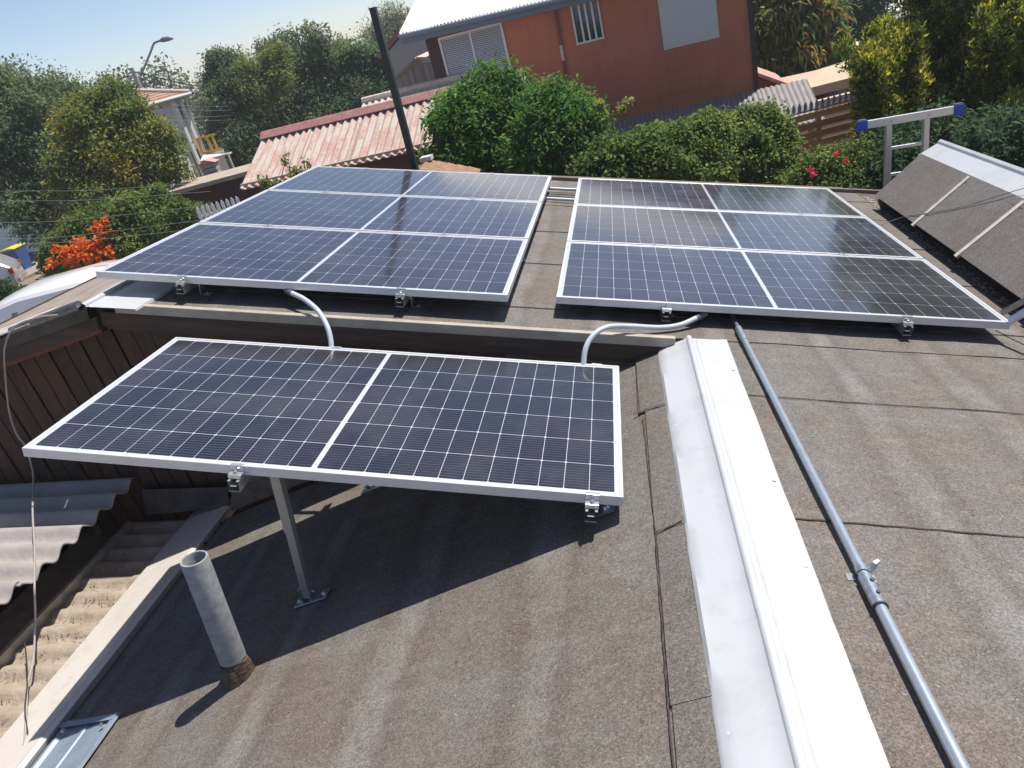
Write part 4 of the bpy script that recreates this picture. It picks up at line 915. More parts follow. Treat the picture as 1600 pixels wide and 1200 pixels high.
# sheet-clad plinth band slightly recessed look: a thin proud band above
b0 = fc(915, 180); b1 = fc(1165, 122)
MB().prism([(0, b0[1] + .02), (WDT, b1[1] + .02), (WDT, ey(WDT) - .1), (0, ey(0) - .1)], .0005, .018, 'z').obj('render_coat', RENDER, rh)
WROOF = mat('white_metal_roof', (.66, .645, .64), .45, var=.03, vscale=3)
th = math.radians(17)
FAS = mat('blue_grey_fascia', (.13, .17, .24), .6); DKF = mat('dark_fascia', (.045, .025, .025), .6)
slopeang = math.atan(es)
RM = FR @ Matrix.Translation((-.55, ey(-.55) + .10, .42)) @ Matrix.Rotation(slopeang, 4, 'Z')
nsh = 9; ww = (WDT + 1.1) / nsh
for k in range(nsh):
    o = corr(6.6, ww + .04, .076, .014, .003, seg=8).obj('corrugated_sheet', WROOF, rh, True, label='white corrugated metal sheet')
    o.matrix_world = RM @ Matrix(((0, 1, 0, k * ww), (math.sin(th), 0, math.cos(th), .002 * (k % 2)), (-math.cos(th), 0, math.sin(th), 0), (0, 0, 0, 1))) @ Matrix.Identity(4)
o = MB().box(0, WDT + 1.1, -.20, -.03, -.10, -.03).obj('fascia', FAS, rh); o.matrix_world = RM
o = MB().box(0.05, WDT + 1.05, -.21, -.19, -.42, -.10).obj('soffit', FAS, rh); o.matrix_world = RM
o = MB().tube([(0, -.06, .02), (WDT + 1.1, -.06, .02)], .05, 8).obj('gutter', FAS, rh, True); o.matrix_world = RM
# corner post
MB().box(-.14, .13, groundy, ey(0) - .02, -.12, .06).obj('corner_post', DKF, rh); MB().box(WDT - .02, WDT + .07, groundy, ey(WDT) - .02, -.12, .05).obj('corner_post', DKF, rh)
WHT = mat('white_frame', (.62, .62, .62), .45); 
GLS = mat('window_glass', (.03, .04, .045), .06, spec=.7, coat=1.)
BLD = mat('blind_slat', (.55, .58, .62), .55)
def window(par, x0, x1, y0, y1, mull=(), blinds=False, fw=.045, lab=None):
    f = MB(); f.box(x0, x1, y0, y0 + fw, .02, .06).box(x0, x1, y1 - fw, y1, .02, .06).box(x0, x0 + fw, y0 + fw, y1 - fw, .02, .06).box(x1 - fw, x1, y0 + fw, y1 - fw, .02, .06)
    o = f.obj('window', WHT, par, label=lab)
    for m_ in mull: MB().box(m_ - .02, m_ + .02, y0 + fw, y1 - fw, .025, .058).obj('mullion', WHT, o)
    MB().box(x0 + fw, x1 - fw, y0 + fw, y1 - fw, .021, .027).obj('pane', GLS, o)
    if blinds:
        n = int((y1 - y0 - 2 * fw) / .036)
        sl = MB().box(0, x1 - x0 - 2 * fw - .02, -.016, .010, -.0015, .0015).mesh('slat', BLD)
        for k in range(n):
            link('blind_slat', sl, o, None, Matrix.Translation((x0 + fw + .01, y0 + fw + .025 + k * .036, .036)) @ Matrix.Rotation(-.6, 4, 'X'))
    return o
a_ = fc(684, 58); b_ = fc(784, 35); c_ = fc(733, 47)
window(rh, a_[0], b_[0], a_[1] - 1.35, (a_[1] + b_[1]) / 2 + .0, (c_[0],), True, .05, 'wide window with closed grey blinds')
a_ = fc(890, 6); b_ = fc(933, -2); c_ = fc(937, 63); d_ = fc(897, 70)
w_ = window(rh, a_[0], b_[0] + .02, (c_[1] + d_[1]) / 2, (a_[1] + b_[1]) / 2 + .22, (a_[0] + (b_[0] - a_[0]) * .30, a_[0] + (b_[0] - a_[0]) * .52, a_[0] + (b_[0] - a_[0]) * .76), False, .035, 'small barred window with white frame')
a_ = fc(1025, 2); b_ = fc(1116, 2); c_ = fc(1118, 60); d_ = fc(1032, 79)
yb = (c_[1] + d_[1]) / 2
o = bevel(MB().box(a_[0] + .03, b_[0] + .03, yb, yb + 1.35, .02, .055).obj('shutter_board', mat('white_board', (.55, .57, .58), .6), rh, label='blank white board closing a window opening'), .004)
MB().box(a_[0] + .07, b_[0] - .01, yb + .04, yb + 1.31, .0555, .060).obj('board_panel', mat('white_board', (.55, .57, .58), .6), o)
p_ = [fc(866, 6), fc(893, 165)]
for k, (q0, q1, mt) in enumerate(((0., .42, 'pipe_red'), (.42, .56, 'pipe_white'), (.56, 1.9, 'pipe_red'))):
    y_t = p_[0][1] + .1; y_b = p_[1][1]; x0 = p_[0][0]; x1 = p_[1][0]
    f = lambda q: (x0 + (x1 - x0) * q, y_t + (y_b - y_t) * q, .075)
    MB().tube([f(q0), f(q1)], .032, 8).obj('downpipe', mat(mt, (.24, .07, .045) if 'red' in mt else (.55, .5, .48), .6, var=.15, vscale=20), rh, True)
# lean-to roof in front of the red house
LG = mat('grey_zinc_roof', (.27, .25, .24), .6, var=.12, vscale=4)
lt = thing('lean_to_roof', 'grey corrugated lean-to roof along the foot of the red house wall', 'roof', FR)
y0a, y1a = fc(915, 196)[1], fc(1180, 139)[1]; sl2 = math.atan((y1a - y0a) / (rx - lx - (fc(915, 196)[0])))
xs_ = -.6; xe = WDT + .95; nsh = 9; ww = (xe - xs_) / nsh
for k in range(nsh):
    x = xs_ + k * ww
    o = corr(1.7, ww + .03, .10, .014, .003, seg=7).obj('corrugated_sheet', LG, lt, True)
    yy = y0a + (y1a - y0a) * 0 + .0
    o.matrix_local = Matrix(((0, 1, 0, x), (-math.sin(.30), 0, math.cos(.30), (y0a + y1a) / 2 - .02 + .003 * (k % 2)), (math.cos(.30), 0, math.sin(.30), .03), (0, 0, 0, 1)))
MB().box(xs_, xe, (y0a + y1a) / 2 - .66, (y0a + y1a) / 2 - .56, 1.50, 1.55).obj('eave_board', FENCEWOOD, lt)
for k in range(6): MB().box(xs_ + .1 + k * 1.5, xs_ + .2 + k * 1.5, groundy, (y0a + y1a) / 2 - .60, 1.42, 1.50).obj('post', FENCEWOOD, lt)
# tiled annexe at the right corner
an = thing('annexe', 'small annexe with a pink tiled roof at the right corner of the red house', 'annexe', FR)
q0 = fc(1182, 108, -1.5); q1 = fc(1231, 130, -1.5)
PT = mat('pink_tile', (.48, .27, .22), .8, var=.2, vscale=6)
MB().slab([(q0[0] - .1, q0[1], -3.2), (q0[0] - .1, q0[1], -1.4), (q1[0], q1[1], -1.4), (q1[0], q1[1], -3.2)], .07).obj('tile_roof', PT, an)
MB().prism([(q0[0] - .1, groundy), (q1[0] - .12, groundy), (q1[0] - .12, q1[1] - .02), (q0[0] - .1, q0[1] - .12)], -3.1, -1.5, 'z').obj('wall', mat('plum_wall', (.14, .07, .06), .85), an)

# ---- pink corrugated roof and what stands behind it
XD = FR.to_3x3().col[0].copy(); XD.z = 0; XD.normalize(); PERP = Vector((XD.y, -XD.x, 0))
def solve_slope(top, tx, ty):
    best = None
    for ang in np.arange(.05, 1.0, .01):
        for L_ in np.arange(.5, 5, .05):
            p = top + PERP * (L_ * math.cos(ang)) + Vector((0, 0, -L_ * math.sin(ang)))
            v = np.array(p - Vector((0, 0, CAMZ))) @ WC; e = (v[0] / v[2] * FPX + 800 - tx) ** 2 + (v[1] / v[2] * FPX + 600 - ty) ** 2
            if best is None or e < best[0]: best = (e, ang, L_)
    return best[1], best[2]
def pink_mat():
    m = D.materials.new('pink_sheet'); m.use_nodes = True; t = m.node_tree; b = t.nodes['Principled BSDF']
    tc = nn(t, 'ShaderNodeTexCoord'); mp = nn(t, 'ShaderNodeMapping'); mp.inputs['Scale'].default_value = (.9, 3.2, 1); t.links.new(tc.outputs['Object'], mp.inputs['Vector'])
    n = ramp(t, noise(t, mp.outputs[0], 1.6, 6, .72), .46, .54); n2 = ramp(t, noise(t, tc.outputs['Object'], 24, 4, .7), .42, .58)
    c = mixc(t, mth(t, 'MULTIPLY', n, mth(t, 'ADD', .45, mth(t, 'MULTIPLY', n2, .5))), (.47, .40, .345), (.40, .20, .165)); c = mixc(t, mth(t, 'MULTIPLY', n2, .25), c, (.36, .30, .26))
    t.links.new(c, b.inputs['Base Color']); b.inputs['Roughness'].default_value = .9; return m
PINK = pink_mat()
rl = at(411, 214, 14.0); ang, LS = solve_slope(rl, 374, 297)
ph = thing('pink_roof_house', 'low house with a faded pink and cream corrugated roof behind the left array', 'house', Matrix.Translation(rl))
OFF = Matrix.Translation(-rl); nsh = 5; wsh = 1.02
sdir = PERP * math.cos(ang) + Vector((0, 0, -math.sin(ang))); total = nsh * wsh
for k in range(nsh):
    F_ = frame(rl + XD * (k * wsh) + Vector((0, 0, .004 * (k % 2))), sdir, XD); 
    o = corr(LS, wsh + .05, .146, .022, .006, seg=9, phase=k * 1.3).obj('corrugated_sheet', PINK, ph, True, label='faded pink corrugated sheet'); o.matrix_local = OFF @ F_
RIDG = mat('maroon_ridge', (.30, .14, .125), .8, var=.2, vscale=8)
for k in range(3):
    F_ = frame(rl + XD * (k * total / 3) + Vector((0, 0, .02)), sdir, XD)
    mm = MB(); pr = [(-.12, -.02), (-.05, .06), (.0, .075), (.16, .03), (.165, .018), (0, .06), (-.05, .045), (-.11, -.03)]
    mm.prism(pr, 0, total / 3 - .01, 'y'); o = mm.obj('ridge_cap', RIDG, ph); o.matrix_local = OFF @ F_
for k in range(nsh): # back slope
    F_ = frame(rl + XD * ((k + 1) * wsh) + Vector((0, 0, 0)), -PERP * math.cos(ang) + Vector((0, 0, -math.sin(ang))), -XD)
    o = corr(2.2, wsh + .03, .146, .022, .006, seg=6).obj('corrugated_sheet', PINK, ph, True); o.matrix_local = OFF @ F_
F_ = frame(rl + sdir * (LS - .1) + Vector((0, 0, -.07)), XD, PERP)
o = MB().box(0, total, -.03, .03, -.10, 0.0).obj('fascia', mat('beige_fascia', (.36, .28, .22), .8), ph); o.matrix_local = OFF @ F_
wl = MB(); el2 = rl + sdir * (LS - .3)
wl.add([OFF @ Vector((*(el2 + XD * .2).xy, 0)), OFF @ Vector((*(el2 + XD * (total - .1)).xy, 0)), OFF @ (el2 + XD * (total - .1) - Vector((0, 0, .1))), OFF @ (el2 + XD * .2 - Vector((0, 0, .1)))], [(0, 1, 2, 3)])
q = rl + XD * .2; q2 = q - PERP * 2.0
wl.add([OFF @ Vector((*(el2 + XD * .2).xy, 0)), OFF @ Vector((*q2.xy, 0)), OFF @ (q2 - Vector((0, 0, .9))), OFF @ (q - Vector((0, 0, .1))), OFF @ (el2 + XD * .2 - Vector((0, 0, .1)))], [(4, 3, 2, 1, 0)])
wl.obj('wall', mat('maroon_wall', (.12, .05, .04), .9), ph)
# cream roof behind
r2 = at(567, 160, 16.2); CRM = mat('cream_sheet', (.50, .43, .37), .9, var=.15, vscale=8)
c2_ = thing('cream_roof', 'pale cream corrugated roof rising just behind the pink one', 'roof', Matrix.Translation(r2)); O2 = Matrix.Translation(-r2)
for k in range(3):
    F_ = frame(r2 + XD * k * 1.0 + Vector((0, 0, .004 * (k % 2))), PERP * .93 + Vector((0, 0, -.37)), XD)
    o = corr(1.25, 1.04, .146, .022, .006, seg=7).obj('corrugated_sheet', CRM, c2_, True); o.matrix_local = O2 @ F_
F_ = frame(r2 + Vector((0, 0, .03)), XD, PERP)
o = MB().tube([(0, 0, 0), (3.0, 0, 0)], .07, 8).obj('ridge_cap', CRM, c2_, True); o.matrix_local = O2 @ F_
o = MB().box(0.1, 2.9, -.6, .9, -3.1, -.45).obj('wall', mat('plain_wall', (.3, .27, .24), .9), c2_); o.matrix_local = O2 @ frame(r2, XD, -PERP)
# gabled timber shed
gs = upframe(at(620, 122, 19.5), at(691, 106, 19.3)); sh_ = thing('timber_shed', 'small grey timber gabled shed between the pink roof and the red house', 'shed', gs)
ga = pt_on(652, 95, gs); gw = pt_on(700, 104, gs)[0]; gy = -gs.translation.z
nb = 16
for k in range(nb):
    x0 = k * gw / nb; x1 = x0 + gw / nb - .012; f = lambda x: ga[1] * (x / ga[0]) if x < ga[0] else ga[1] * max(.35, 1 - (x - ga[0]) / (gw - ga[0]) * .65)
    MB().prism([(x0, gy), (x1, gy), (x1, f(x1) - .04), (x0, f(x0) - .04)], -.03 - .006 * (k % 2), .0, 'z').obj('plank', GREYWOOD, sh_)
MB().slab([(-.1, -.05, .12), (ga[0], ga[1] + .05, .12), (ga[0], ga[1] + .05, -2.4), (-.1, -.05, -2.4)], -.05).obj('roof', mat('grey_sheet', (.32, .30, .29), .7), sh_)
MB().slab([(ga[0], ga[1] + .05, .12), (gw + .4, ga[1] * .30, .12), (gw + .4, ga[1] * .30, -2.4), (ga[0], ga[1] + .05, -2.4)], -.05).obj('roof', CRM, sh_)
# grey blank wall with red verge, behind
gw_ = upframe(at(603, 150, 25), at(690, 135, 25)); gb = thing('grey_house', 'plain grey rendered gable wall with a dark red roof edge left of the white roof', 'house', gw_)
a1 = pt_on(600, 88, gw_); a2 = pt_on(626, 58, gw_); a3 = pt_on(690, 50, gw_); gy = -gw_.translation.z
MB().prism([(a1[0], gy), (a3[0] + 1, gy), (a3[0] + 1, a3[1] + .3), (a2[0], a2[1]), (a1[0], a1[1])], -4, 0, 'z').obj('wall', mat('grey_render', (.36, .37, .38), .9, var=.06, vscale=1), gb)
MB().slab([(a1[0] - .15, a1[1] - .05, .12), (a2[0] + .1, a2[1] + .12, .12), (a2[0] + .1, a2[1] + .12, -4), (a1[0] - .15, a1[1] - .05, -4)], -.14).obj('roof', RIDG, gb)
# brown tiled ridge peeping above the array
tb = thing('tiled_porch', 'small brown tiled porch roof peeping over the left array beside the black post', 'porch', Matrix.Translation(at(668, 249, 10.5))); q = at(668, 249, 10.5)
bt_ = mat('brown_tile', (.26, .15, .09), .85, var=.3, vscale=14)
for s_ in (-1, 1):
    for k in range(5):
        d0 = XD * (s_ * .14 * k); z0 = -.055 * k
        MB().slab([d0 + Vector((0, 0, z0 + .01)), d0 + PERP * 1.2 + Vector((0, 0, z0 - .12)), d0 + XD * s_ * .16 + PERP * 1.2 + Vector((0, 0, z0 - .195)), d0 + XD * s_ * .16 + Vector((0, 0, z0 - .065))], .02 * s_).obj('tile_row', bt_, tb)
MB().box(-.08, .08, -.06, .10, -.03, .03, frame(Vector((0, 0, .02)), XD, PERP).to_4x4()).obj('ridge_end', mat('white_mortar', (.5, .47, .44), .9, var=.2, vscale=20), tb)
MB().box(-.6, .6, -.5, .9, -2.6, -.42, frame(Vector((0, 0, 0)), XD, -PERP)).obj('wall', mat('maroon_wall', (.12, .05, .04), .9), tb)
# sprigs in front of the pink roof
PL('sprig_plant', 'thin leafy shoots reaching up in front of the pink corrugated roof', 'plant', 460, 265, 9.6, [(446, 248, 4, 0, 1.6), (452, 262, 5), (462, 275, 8), (479, 254, 4, 0, 1.5), (484, 270, 5), (404, 278, 4, 0, 1.3), (415, 288, 6), (430, 292, 6)], LLIME, 150, 5, .055, .026, .03, 91, tint=(.35, .25), trunk_r=.02, limbs=5)
PL('dry_shrub', 'yellow dry flowering stems in front of the red wall above the hedge', 'plant', 960, 180, 10.4, [(936, 165, 4, 0, 1.6), (942, 172, 5), (970, 168, 5), (982, 162, 6), (957, 180, 3), (934, 185, 5)], LLIME, 90, 4, .05, .03, .03, 92, tint=(.8, .2), trunk_r=.012, limbs=5)

# ---- tall black post just behind the left array
pb = H @ hb(583, 13, 7.3); pe = H @ hb(650, 270, 7.3); ax = (pb - pe).normalized()
btm = pe + ax * (-(pe.z) / ax.z); zq = ax; xq = XD.copy(); xq = (xq - zq * xq.dot(zq)).normalized(); yq = zq.cross(xq)
tp = thing('black_post', 'tall black square steel post standing right behind the left array', 'post', Matrix(((xq.x, yq.x, zq.x, btm.x), (xq.y, yq.y, zq.y, btm.y), (xq.z, yq.z, zq.z, btm.z), (0, 0, 0, 1))))
hh = (pb - btm).length
bevel(MB().box(-.031, .031, -.031, .031, 0, hh).obj('tube', mat('black_steel', (.018, .020, .024), .4, spec=.5), tp), .003); MB().box(-.034, .034, -.034, .034, hh, hh + .006).obj('cap', mat('black_steel', (.018, .020, .024), .4), tp)

# ---- right-hand background
wf = upframe(at(1238, 243, 11.6), at(1345, 222, 11.6)); fnc = thing('wooden_fence', 'brown horizontal slat fence with grey spiked trim behind the rose bush', 'fence', wf)
fy0 = pt_on(1290, 170, wf)[1]
for k in range(9):
    y = fy0 - k * .145
    bevel(MB().box(-.35, 1.25, y - .10, y, -.012, .012).obj('slat', FENCEWOOD, fnc), .004)
for x in (-.32, .42, 1.15): MB().box(x, x + .07, -wf.translation.z, fy0 + .02, -.085, -.013).obj('post', FENCEWOOD, fnc)
tr_ = mat('grey_lattice', (.30, .30, .31), .7)
for k in range(15):
    x = -.05 + k * .09; MB().prism([(x, fy0 + .02), (x + .05, fy0 + .02), (x + .05, fy0 + .12), (x + .025, fy0 + .18), (x, fy0 + .12)], -.008, .008, 'z').obj('spike', tr_, fnc)
MB().box(-.06, 1.25, fy0 + .03, fy0 + .055, .009, .022).obj('rail', tr_, fnc)
# beige canopy
cf = upframe(at(1236, 137, 17), at(1335, 128, 17)); cn = thing('canopy', 'beige fabric garden canopy with a pointed top between the trees', 'canopy', cf)
ap = pt_on(1297, 107, cf, -.8); FAB = mat('beige_fabric', (.50, .40, .30), .9, var=.05, vscale=3); wd_ = 2.6; dp = -2.4
f0 = pt_on(1250, 150, cf, .0); A_ = Vector((ap[0], ap[1], -.9)); y_ = f0[1] + .14
cor = [Vector((f0[0] - .25, y_, .1)), Vector((f0[0] + wd_, y_, .1)), Vector((f0[0] + wd_, y_, dp)), Vector((f0[0] - .25, y_, dp))]
mm = MB(); 
for i in range(4): 
    a_, b_ = cor[i], cor[(i + 1) % 4]; mid = (a_ + b_) / 2 + Vector((0, -.05, 0)); mm.add([A_, a_, mid], [(0, 1, 2)]); mm.add([A_, mid, b_], [(0, 1, 2)])
o = mm.obj('fabric_top', FAB, cn); o.modifiers.new('s', 'SOLIDIFY').thickness = .01
for i in range(4):
    a_, b_ = cor[i], cor[(i + 1) % 4]; MB().slab([a_ - Vector((0, .20, 0)), b_ - Vector((0, .20, 0)), b_, a_], .01).obj('valance', FAB, cn)
    MB().tube([Vector((cor[i].x, -cf.translation.z, cor[i].z)), cor[i]], .03, 8).obj('pole', WHT, cn)
# pale wall under it
o = MB().box(-.4, 2.6, -cf.translation.z, f0[1] + .0, .9, 1.05).obj('garden_wall', mat('pinkish_wall', (.52, .40, .36), .9, var=.06, vscale=2)); o.matrix_world = cf; tag(o, 'pinkish garden wall below the beige canopy', 'wall')
# pale roofs in the distance
def slab_roof(nm, lab, pts, th, matl, wallc, nrib=0):
    P = [at(*p) for p in pts]; o_ = P[0]; t = thing(nm, lab, 'roof', Matrix.Translation(o_)); Q = [p - o_ for p in P]
    n = max(nrib, 1)
    for k in range(n):
        a = Q[0].lerp(Q[1], k / n); b = Q[0].lerp(Q[1], (k + 1) / n - .004); c = Q[3].lerp(Q[2], (k + 1) / n - .004); d = Q[3].lerp(Q[2], k / n)
        MB().slab([a, b, c, d], th).obj('roof_sheet', matl, t)
    m = MB()
    for i in range(4):
        a, b = Q[i] * .96 + (Q[0] + Q[2]) * .02, Q[(i + 1) % 4] * .96 + (Q[0] + Q[2]) * .02
        m.add([Vector((a.x, a.y, -o_.z)), Vector((b.x, b.y, -o_.z)), b - Vector((0, 0, th + .05)), a - Vector((0, 0, th + .05))], [(0, 1, 2, 3)])
    m.obj('wall', wallc, t); return t
WR = mat('pale_roof', (.62, .56, .52), .7, var=.05, vscale=3); SHEDW = mat('shed_wall', (.20, .17, .15), .9)  # shed walls in one even brown
slab_roof('sheet_roof', 'long pale sheet roof between the canopy and the dark round tree', [(1325, 99, 19), (1440, 62, 19.5), (1440, 40, 24), (1290, 77, 23)], .06, WR, SHEDW, 9)
slab_roof('sheet_roof', 'grey corrugated roof below the white one at the top right', [(1372, 44, 26), (1450, 36, 26.5), (1460, -5, 32), (1400, 20, 31)], .06, LG, SHEDW, 8)
slab_roof('sheet_roof', 'white sheet roof touching the top edge of the view beside the conifers', [(1384, 20, 30), (1480, 0, 31), (1480, -60, 38), (1375, -40, 38)], .08, mat('white_roof', (.72, .68, .66), .6), SHEDW, 7)

# ---- far white house, left
hf = upframe(at(228, 164, 32), at(298, 147, 34)); fh = thing('white_house', 'far white two storey house with a low brown tiled roof behind the yellowing tree', 'house', hf)
L_ = pt_on(298, 147, hf)[0]; gy = -hf.translation.z; WHW = mat('offwhite_wall', (.82, .82, .77), .85, var=.05, vscale=.7)
MB().box(-5, L_ - .35, gy, -.05, -9, -.4).obj('wall', WHW, fh)
TR = mat('terracotta_roof', (.34, .20, .14), .85, var=.15, vscale=2)
rdg = (1.5, -4.5)
for k in range(16): # tile courses on the slope facing us
    u0, u1 = k / 16, (k + 1) / 16 + .01
    x0a, x1a = -5.4 + 3.5 * u0, L_ - 3.2 * u0; x0b, x1b = -5.4 + 3.5 * u1, L_ - 3.2 * u1
    ya, za, yb_, zb = rdg[0] * u0 + .03, rdg[1] * u0, rdg[0] * u1, rdg[1] * u1
    MB().slab([(x0a, ya, za), (x1a, ya, za), (x1b, yb_, zb), (x0b, yb_, zb)], .06).obj('tile_course', TR, fh)
MB().slab([(L_, .03, 0), (L_, .03, -9.4), (L_ - 3.2, rdg[0], rdg[1] - 1), (L_ - 3.2, rdg[0], rdg[1])], .06).obj('tile_slope', TR, fh)
MB().tube([(L_, .06, 0), (L_ - 3.2, rdg[0] + .05, rdg[1])], .10, 8).obj('hip_cap', mat('pale_ridge', (.55, .47, .42), .8), fh, True)
MB().tube([(-1.9, rdg[0] + .05, rdg[1]), (L_ - 3.2, rdg[0] + .05, rdg[1])], .10, 8).obj('ridge_cap', mat('pale_ridge', (.55, .47, .42), .8), fh, True)
MB().tube([(-5.4, -.03, .03), (L_, -.03, .03)], .07, 8).obj('gutter', WHT, fh, True); MB().box(-5.3, L_ - .02, -.13, -.06, -.42, 0).obj('soffit', mat('soffit_grey', (.25, .25, .27), .8), fh)
ff = hf @ Matrix.Translation((0, 0, -.4))
def fw(px, py): return pt_on(px, py, hf, -.4)
for (p, q, nm) in (((270, 168), (286, 186), 'window'), ((297, 236), (309, 262), 'door')):
    a_ = fw(*p); b_ = fw(*q); o = MB().box(a_[0], a_[0] + .85, b_[1] - (.0 if nm == 'window' else .6), a_[1], -.4, -.37).obj(nm, mat('dark_opening', (.05, .055, .07), .3), fh)
    if nm == 'window':
        for k in range(3): MB().box(a_[0] + .02 + k * .40, a_[0] + .05 + k * .40, b_[1], a_[1], -.369, -.34).obj('frame', WHT, o)
for x in (L_ - .55, L_ - .95): MB().box(x, x + .16, gy, -.1, -.399, -.22).obj('pilaster', WHW, fh)
MB().tube([(L_ - .2, -.1, -.1), (L_ - .30, -.8, -.25), (L_ - .28, gy, -.25)], .05, 8).obj('downpipe', WHT, fh, True)
# yellow balcony and white porch roof at its right
yb0 = upframe(at(316, 238, 30), at(346, 232, 30)); yv = thing('yellow_balcony', 'yellow painted balcony frame half hidden under the dark tree', 'balcony', yb0); YM = mat('yellow_paint', (.62, .36, .03), .6)
for x in (0, .38, .60): MB().box(x, x + .08, 0, .50, 0, .09).obj('upright', YM, yv)
MB().box(0, .75, .501, .57, 0, .09).obj('rail', YM, yv); MB().box(0, .81, -.10, -.001, 0, .09).obj('rail', YM, yv)
MB().box(-.0, .81, -yb0.translation.z, -.101, -.6, .09).obj('base', WHW, yv)
pc = thing('porch_roof', 'white sloping porch roof below the yellow balcony', 'porch roof', Matrix.Translation(at(312, 252, 28))); q = at(312, 252, 28)
MB().slab([Vector((0, 0, 0)), at(358, 239, 28.3) - q, at(364, 236, 30.5) - q, at(318, 241, 30) - q], .05).obj('roof_sheet', mat('pale_porch', (.55, .52, .50), .8), pc)
for (px, py) in ((314, 252), (356, 240)): 
    g_ = at(px, py, 28.2); MB().tube([g_ - q, Vector((g_.x - q.x, g_.y - q.y, -q.z))], .04, 8).obj('pole', WHT, pc)
# gate pier with terracotta cap, iron railings
gp = upframe(at(322, 286, 24), at(345, 281, 24)); g1 = thing('gate_pier', 'grey panelled gate pier with a terracotta tile cap below the porch roof', 'pier', gp)
h_ = pt_on(320, 257, gp)[1]; w_ = .5
for k in range(4): bevel(MB().box(0, w_, h_ * k / 4 + .01, h_ * (k + 1) / 4 - .01, -.4, 0).obj('block', mat('grey_block', (.33, .33, .35), .8, var=.1, vscale=5), g1), .01)
MB().box(.0, w_, -gp.translation.z, .008, -.4, 0).obj('base', mat('grey_block', (.33, .33, .35), .8), g1)
MB().prism([(-.06, h_), (w_ + .06, h_), (w_ / 2, h_ + .13)], -.46, .06, 'z').obj('tile_cap', PT, g1)
rf = upframe(at(272, 297, 23), at(318, 287, 23)); g2 = thing('iron_railing', 'black iron railing on a low wall left of the gate pier', 'railing', rf); BI = mat('black_iron', (.02, .02, .022), .5)
top_ = pt_on(280, 268, rf)[1]; ln_ = pt_on(312, 288, rf)[0]
for k in range(11): x = ln_ * k / 10; MB().tube([(x, 0, 0), (x, top_ - .08, 0), (x, top_, 0)], [.014, .014, .003], 6).obj('bar', BI, g2)
for y in (.1, top_ - .16): MB().tube([(0, y, 0), (ln_, y, 0)], .014, 6).obj('rail', BI, g2)
MB().box(-.2, ln_ + .3, -rf.translation.z, -.001, -.12, .12).obj('low_wall', mat('pale_wall', (.45, .42, .38), .9), g2)
# dark brown shed roof with a tan edge
bs = upframe(at(262, 306, 18.5), at(392, 272, 18.5)); bs_ = thing('brown_shed', 'dark brown shed wall with a long tan roof edge left of the pink roof', 'shed', bs)
ln_ = pt_on(400, 270, bs)[0]
MB().box(-.1, ln_ + 1.0, -.01, .09, -1.4, .12).obj('roof_edge', mat('tan_edge', (.36, .30, .23), .85, var=.15, vscale=5), bs_); MB().box(0, ln_ + .9, -bs.translation.z, -.012, -1.3, .0).obj('wall', mat('brown_wall', (.06, .028, .02), .9), bs_)
pkf = upframe(at(338, 330, 16), at(370, 322, 16)); pk = thing('picket_fence', 'short white picket fence at the street just above the corner of the left array', 'fence', pkf)
for k in range(9): x = -.4 + k * .11; MB().prism([(x, -1.2), (x + .07, -1.2), (x + .07, .14), (x + .035, .2), (x, .14)], -.01, .01, 'z').obj('picket', WHT, pk)
MB().box(-.42, .6, -.05, .0, -.035, -.011).obj('rail', WHT, pk)
# tan gate in the shade of the trees
tg = upframe(at(30, 366, 34), at(80, 353, 35)); tg_ = thing('garden_gate', 'low tan slatted gate in the shade under the left trees', 'gate', tg); TG = mat('tan_gate', (.42, .33, .22), .8)
for k in range(12): x = k * .13; MB().box(x, x + .07, -tg.translation.z + .1, .18, -.01, .01).obj('slat', TG, tg_)
MB().box(-.03, 1.53, .181, .25, -.02, .02).obj('rail', TG, tg_)
st_ = upframe(at(-20, 357, 37), at(90, 338, 37.5)); o = MB().box(-1, 4, -st_.translation.z, .15, -.2, 0).obj('boundary_wall', mat('dark_wall', (.14, .12, .10), .95)); o.matrix_world = st_; tag(o, 'low dark boundary wall behind the tan gate under the trees', 'wall')  # wall in one even dark brown

# ---- street lamp and pole
lp = at(205, 106, 40); lam = thing('street_lamp', 'concrete utility pole with a long curved lamp arm above the far roof', 'street lamp', Matrix.Translation((lp.x, lp.y, 0)))
CON = mat('pole_concrete', (.30, .29, .28), .9, var=.1, vscale=3); LMG = mat('lamp_grey', (.12, .14, .17), .5)
MB().tube([(0, 0, 0), (0, 0, lp.z)], [.17, .115], 12).obj('pole', CON, lam, True)
def ql(px, py, z=39.8): p = at(px, py, z); return p - Vector((lp.x, lp.y, 0))
MB().tube(smooth_pts([ql(218, 124), ql(222, 113), ql(235, 82), ql(240, 69), ql(246, 65), ql(252, 63.5)], 5), .055, 8).obj('lamp_arm', LMG, lam, True)
MB().tube([ql(250, 64), ql(255, 62), ql(263, 60.5), ql(271, 60.2)], [.06, .13, .12, .03], 8).obj('lamp_head', LMG, lam, True)
MB().tube([ql(255.5, 60.5), ql(255.5, 58.2)], .05, 6).obj('sensor', LMG, lam)
MB().tube([ql(206, 112, 39.7), ql(226, 115, 39.7)], .05, 6).obj('crossarm', LMG, lam); MB().tube([ql(219, 112, 39.7), ql(219, 124, 39.7)], .045, 6).obj('bracket', LMG, lam)
for (x, y) in ((223, 114), (227, 116), (222, 123), (225, 124.5)): MB().tube([ql(x - 1, y, 39.7), ql(x + 1, y + .5, 39.7)], .07, 6).obj('insulator', mat('insulator_brown', (.10, .06, .05), .4), lam)
CAB = mat('cable_black', (.025, .025, .028), .6); CABP = mat('cable_pale', (.20, .21, .21), .6)
